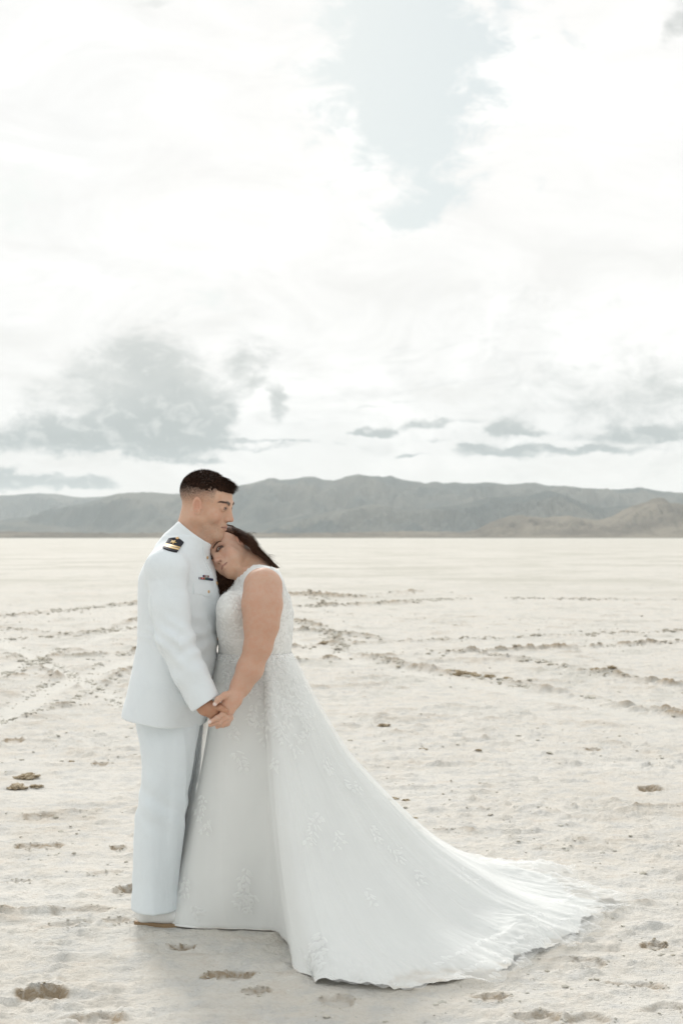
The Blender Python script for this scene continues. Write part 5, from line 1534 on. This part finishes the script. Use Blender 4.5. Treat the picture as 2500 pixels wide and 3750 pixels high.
# blend out the concave corner near the body: upper skirt is round, the corner forms only low down
sm = [smooth_c(XX[j], 1 + 2 * int(230 * (1 - s_[j]) ** 0.75 + 2)) for j in range(NS)]; XX = np.array(sm) + WP[None, :, 0]
sm = [smooth_c(YY[j], 1 + 2 * int(230 * (1 - s_[j]) ** 0.75 + 2)) for j in range(NS)]; YY = np.array(sm) + WP[None, :, 1]
sm = [smooth_c(zz[j], 1 + 2 * int(90 * (1 - s_[j]) + 2)) for j in range(NS)]; zz = np.array(sm)
def smooth_r(A_):
    k = np.hanning(15); k /= k.sum()
    P_ = np.pad(A_, ((7, 7), (0, 0)), 'reflect', reflect_type='odd')
    return sum(k[i] * P_[i:i + A_.shape[0]] for i in range(15))
XX, YY, zz = smooth_r(XX), smooth_r(YY), smooth_r(zz)
# displace along the outward / upward normal
dXs, dYs = np.gradient(XX, axis=1), np.gradient(YY, axis=1); dXt, dYt, dZt = np.gradient(XX, axis=0), np.gradient(YY, axis=0), np.gradient(zz, axis=0)
dZs = np.gradient(zz, axis=1)
nx = dYs * dZt - dZs * dYt; ny = dZs * dXt - dXs * dZt; nz_ = dXs * dYt - dYs * dXt
nn = np.sqrt(nx ** 2 + ny ** 2 + nz_ ** 2) + 1e-12
sg = np.sign(np.mean(nz_)) or 1
nx, ny, nz_ = nx / nn, ny / nn, nz_ / nn
if np.mean(nz_) < 0: nx, ny, nz_ = -nx, -ny, -nz_
lowf = s_[:, None]
flat = sstep(.35, .9, lowf) * wl_[None, :]
FOz = np.where(flat > 0, FO, FO)
base0 = np.stack([XX, YY, zz], -1)
def displaced(FOl, lift):
    d_ = FOl + lift
    X2 = XX + nx * d_; Y2 = YY + ny * d_; Z2 = zz + nz_ * d_
    gz = 0.010 + lift
    Z2 = np.maximum(Z2, gz * (0.6 + 0.4 * s_[:, None]))
    return X2, Y2, Z2
# bunched, ruffled end of the train and scalloped hem
a_ = arc[:-1]
end = sstep(.78, 1.0, s_)[:, None] * wl_[None, :]
ruf = end * (0.034 * np.clip(fbm(np.repeat(a_[None, :], NS, 0) * 9, s_[:, None] * 5 + a_[None, :] * 0, 4, 88, .6), -.2, 1) + 0.012 * np.abs(np.sin(a_ * 26 + 2 * np.sin(a_ * 9)))[None, :] * sstep(.93, 1, s_)[:, None])
bunch = np.exp(-(((XX - .66) / .11) ** 2 + ((YY - 5.38) / .13) ** 2)) * (0.045 + 0.035 * fbm(XX * 14, YY * 14, 3, 14)) + np.exp(-(((XX - .72) / .22) ** 2 + ((YY - 6.25) / .18) ** 2)) * (0.055 + 0.04 * fbm(XX * 9, YY * 7, 3, 15))
extra = ruf + bunch * s_[:, None] ** 2
X2, Y2, Z2 = displaced(FO + extra, 0.0)
sc1 = 1 + end * (0.014 * fbm(a_ * 7, a_ * 0, 3, 5) + 0.006 * np.abs(np.sin(a_ * 60)))[None, :]
X2 = wc[0] + (X2 - wc[0]) * sc1; Y2 = wc[1] + (Y2 - wc[1]) * sc1
def tube_faces(n_s, n_t):
    ii = np.arange(n_s * n_t).reshape(n_s, n_t); jj = np.roll(ii, -1, axis=1)
    return np.stack([ii[:-1], jj[:-1], jj[1:], ii[1:]], -1).reshape(-1, 4)
SKF = tube_faces(NS, NT_)
skirt = mesh_obj("skirt", np.stack([X2, Y2, Z2], -1).reshape(-1, 3), SKF, SKM, bod)
ts = bvh(skirt)
# sheer tulle layer over it, looser and with its own folds
FT_ = FO * 0.75 + folds(7) * 0.22 * (0.3 + .7 * wl_[None, :])
gap = 0.004 + 0.020 * np.sin(np.pi * np.clip(s_, 0, 1))[:, None] ** 0.7
X3, Y3, Z3 = displaced(np.maximum(FT_, FO - 0.006) + extra, gap)
sc3_ = sc1 + end ** 2 * (0.040 + 0.060 * fbm(a_ * 5, a_ * 0 + 4, 4, 15) + 0.012 * np.abs(np.sin(a_ * 33 + 1)))[None, :]
X3 = wc[0] + (X3 - wc[0]) * sc3_; Y3 = wc[1] + (Y3 - wc[1]) * sc3_; Z3 = Z3 + end ** 2 * (0.030 * (0.5 + fbm(XX * 14, YY * 14, 4, 33)))
fade = (sstep(0, .03, s_)[:, None] * (1.0 - 0.25 * sstep(.96, 1, s_)[:, None]) * np.ones((1, NT_)))
tulle = mesh_obj("tulle", np.stack([X3, Y3, Z3], -1).reshape(-1, 3), SKF, TUL, bod, attrs={'fade': fade.ravel()})

ts = bvh(tulle)
# ---- lace leaves
def leaf_grid(L, wd, n=7, m=4):
    u = np.linspace(0, 1, n); prof_ = np.sin(np.pi * u ** 0.8) ** 0.75
    g_ = []
    for i, uu in enumerate(u):
        for v in np.linspace(-1, 1, m + 1): g_.append((uu * L - L / 2, v * wd / 2 * prof_[i], (1 - v * v * .8) * 0.0018 * prof_[i] + 0.0005))
    q = []
    for i in range(n - 1):
        for j in range(m): a = i * (m + 1) + j; q.append((a, a + 1, a + m + 2, a + m + 1))
    return np.array(g_), np.array(q)
def place_leaves(tree, items, snap=True, lift=0.0):
    """items: (point, normal, direction, length, width)"""
    Vs, Fs, b = [], [], 0
    for (p, n, dr, L_, w_) in items:
        g_, q = leaf_grid(L_, w_)
        n = n.normalized(); t = (dr - n * dr.dot(n))
        if t.length < 1e-5: continue
        t.normalize(); s = n.cross(t)
        out = []
        for (u, v, h) in g_:
            x_ = p + t * u + s * v
            if snap:
                hit = tree.find_nearest(x_, 0.05)
                if hit[0] is not None: x_ = hit[0] + (hit[1] if hit[1].dot(n) > 0 else -hit[1]) * (h + lift)
                else: x_ = x_ + n * (h + lift)
            out.append(x_[:])
        Vs.append(np.array(out)); Fs.append(q + b); b += len(g_)
    return np.concatenate(Vs), np.concatenate(Fs)
rng = np.random.default_rng(21)
items = []
def sprig(tree, px, py, ang, n, L_=.034, spread=1.0, Y0=3, Y1=8):
    """a stem with paired leaves, running from a photo pixel in direction ang (photo degrees, 90 = down)"""
    x_, y_ = px, py; a = R(ang)
    for i in range(n):
        x_ += math.cos(a) * L_ * 918 * .55; y_ += math.sin(a) * L_ * 918 * .55; a += rng.normal(0, .18)
        for sd in (-1, 1, rng.choice([-1.6, 0, 1.6])):
            aa = a + sd * rng.uniform(.35, 1.0) * spread
            qx, qy = x_ + math.cos(aa) * L_ * 918 * rng.uniform(.4, .75) + rng.normal(0, 4), y_ + math.sin(aa) * L_ * 918 * rng.uniform(.4, .75) + rng.normal(0, 4)
            p, nn_ = cast(tree, qx, qy, Y0, Y1)
            if p is None: continue
            if nn_.y > 0: nn_ = -nn_
            dr = Vector((math.cos(aa), 0, -math.sin(aa)))
            items.append((p, nn_, dr, L_ * rng.uniform(.45, 1.05), L_ * .40 * rng.uniform(.6, 1.15)))
# bodice: dense on the back and shoulder, flatter on the front
for i in range(60): sprig(tb, rng.uniform(985, 1080), rng.uniform(2110, 2385), rng.choice([80, 100, 260, 280]) + rng.normal(0, 25), 3, .030)
for i in range(16): sprig(tb, rng.uniform(850, 905), rng.uniform(2090, 2190), 120 + rng.normal(0, 30), 3, .022)
for i in range(26): sprig(tb, rng.uniform(795, 900), rng.uniform(2165, 2400), 80 + rng.normal(0, 40), 3, .024)
for i in range(10): sprig(tb, rng.uniform(900, 1010), rng.uniform(2060, 2085), 20 + rng.normal(0, 30), 2, .018)
v, q = place_leaves(tb, items)
mesh_obj("lace_leaves", v, q, LACE, bod)
items = []
for (px, py, an, n, L_) in [(1010, 2400, 100, 6, .032), (960, 2420, 95, 6, .030), (1050, 2400, 85, 6, .032), (900, 2420, 95, 5, .030), (840, 2420, 92, 5, .028), (1080, 2440, 70, 6, .030), (930, 2560, 85, 5, .030), (985, 2560, 92, 6, .032),
                            (1030, 2540, 80, 5, .030), (1110, 2600, 75, 5, .028), (870, 2640, 100, 3, .034), (865, 2735, 85, 4, .036), (1075, 2700, 85, 3, .034), (1120, 2660, 75, 3, .03), (1180, 2760, 60, 5, .028), (1250, 2850, 55, 5, .028),
                            (740, 2900, 85, 6, .030), (760, 2980, 95, 4, .030), (1170, 2960, 95, 7, .034), (1230, 3030, 80, 4, .03), (905, 3160, 95, 8, .036), (880, 3230, 70, 5, .034), (940, 3260, 110, 4, .034), (1160, 3430, 80, 5, .040), (1110, 3470, 60, 4, .036), (1190, 3400, 110, 4, .036),
                            (1420, 3090, 50, 5, .03), (1500, 3180, 40, 4, .03), (1350, 3010, 55, 5, .028), (690, 3200, 95, 5, .03), (700, 3300, 80, 4, .03), (1330, 3250, 60, 4, .03), (1650, 3200, 20, 5, .034), (1010, 2760, 100, 3, .03)]:
    sprig(ts, px, py, an, n, L_)
for i in range(34): sprig(ts, rng.uniform(815, 1062), rng.uniform(2378, 2425), rng.choice([10, 170]) + rng.normal(0, 30), 2, .022)
for i in range(46): sprig(ts, rng.uniform(820, 1085), rng.uniform(2400, 2520), 90 + rng.normal(0, 30), 2, .027)
for i in range(26): sprig(ts, rng.uniform(930, 1120), rng.uniform(2500, 2680), 88 + rng.normal(0, 25), 2, .028)
# lace border along the end of the train
i0 = np.where((hem[:, 0] > .40) & (HL > .7))[0]
PB = np.stack([X3, Y3, Z3], -1)
for i in i0[::4]:
    for j in (NS - 4, NS - 9, NS - 15):
        if rng.uniform() < .85:
            p = Vector(PB[j, i]); dr = Vector(PB[j, i] - PB[j - 3, i]); a = rng.uniform(-1, 1)
            dr = Vector((dr.x * math.cos(a) - dr.y * math.sin(a), dr.x * math.sin(a) + dr.y * math.cos(a), dr.z))
            items.append((p, Vector((0, 0, 1)) + Vector((0, -.3, 0)), dr, .036 * rng.uniform(.7, 1.2), .016))
v, q = place_leaves(ts, items, lift=0.002)
mesh_obj("lace_leaves", v, q, LACE2, bod, attrs={"fade": np.ones(len(v))})
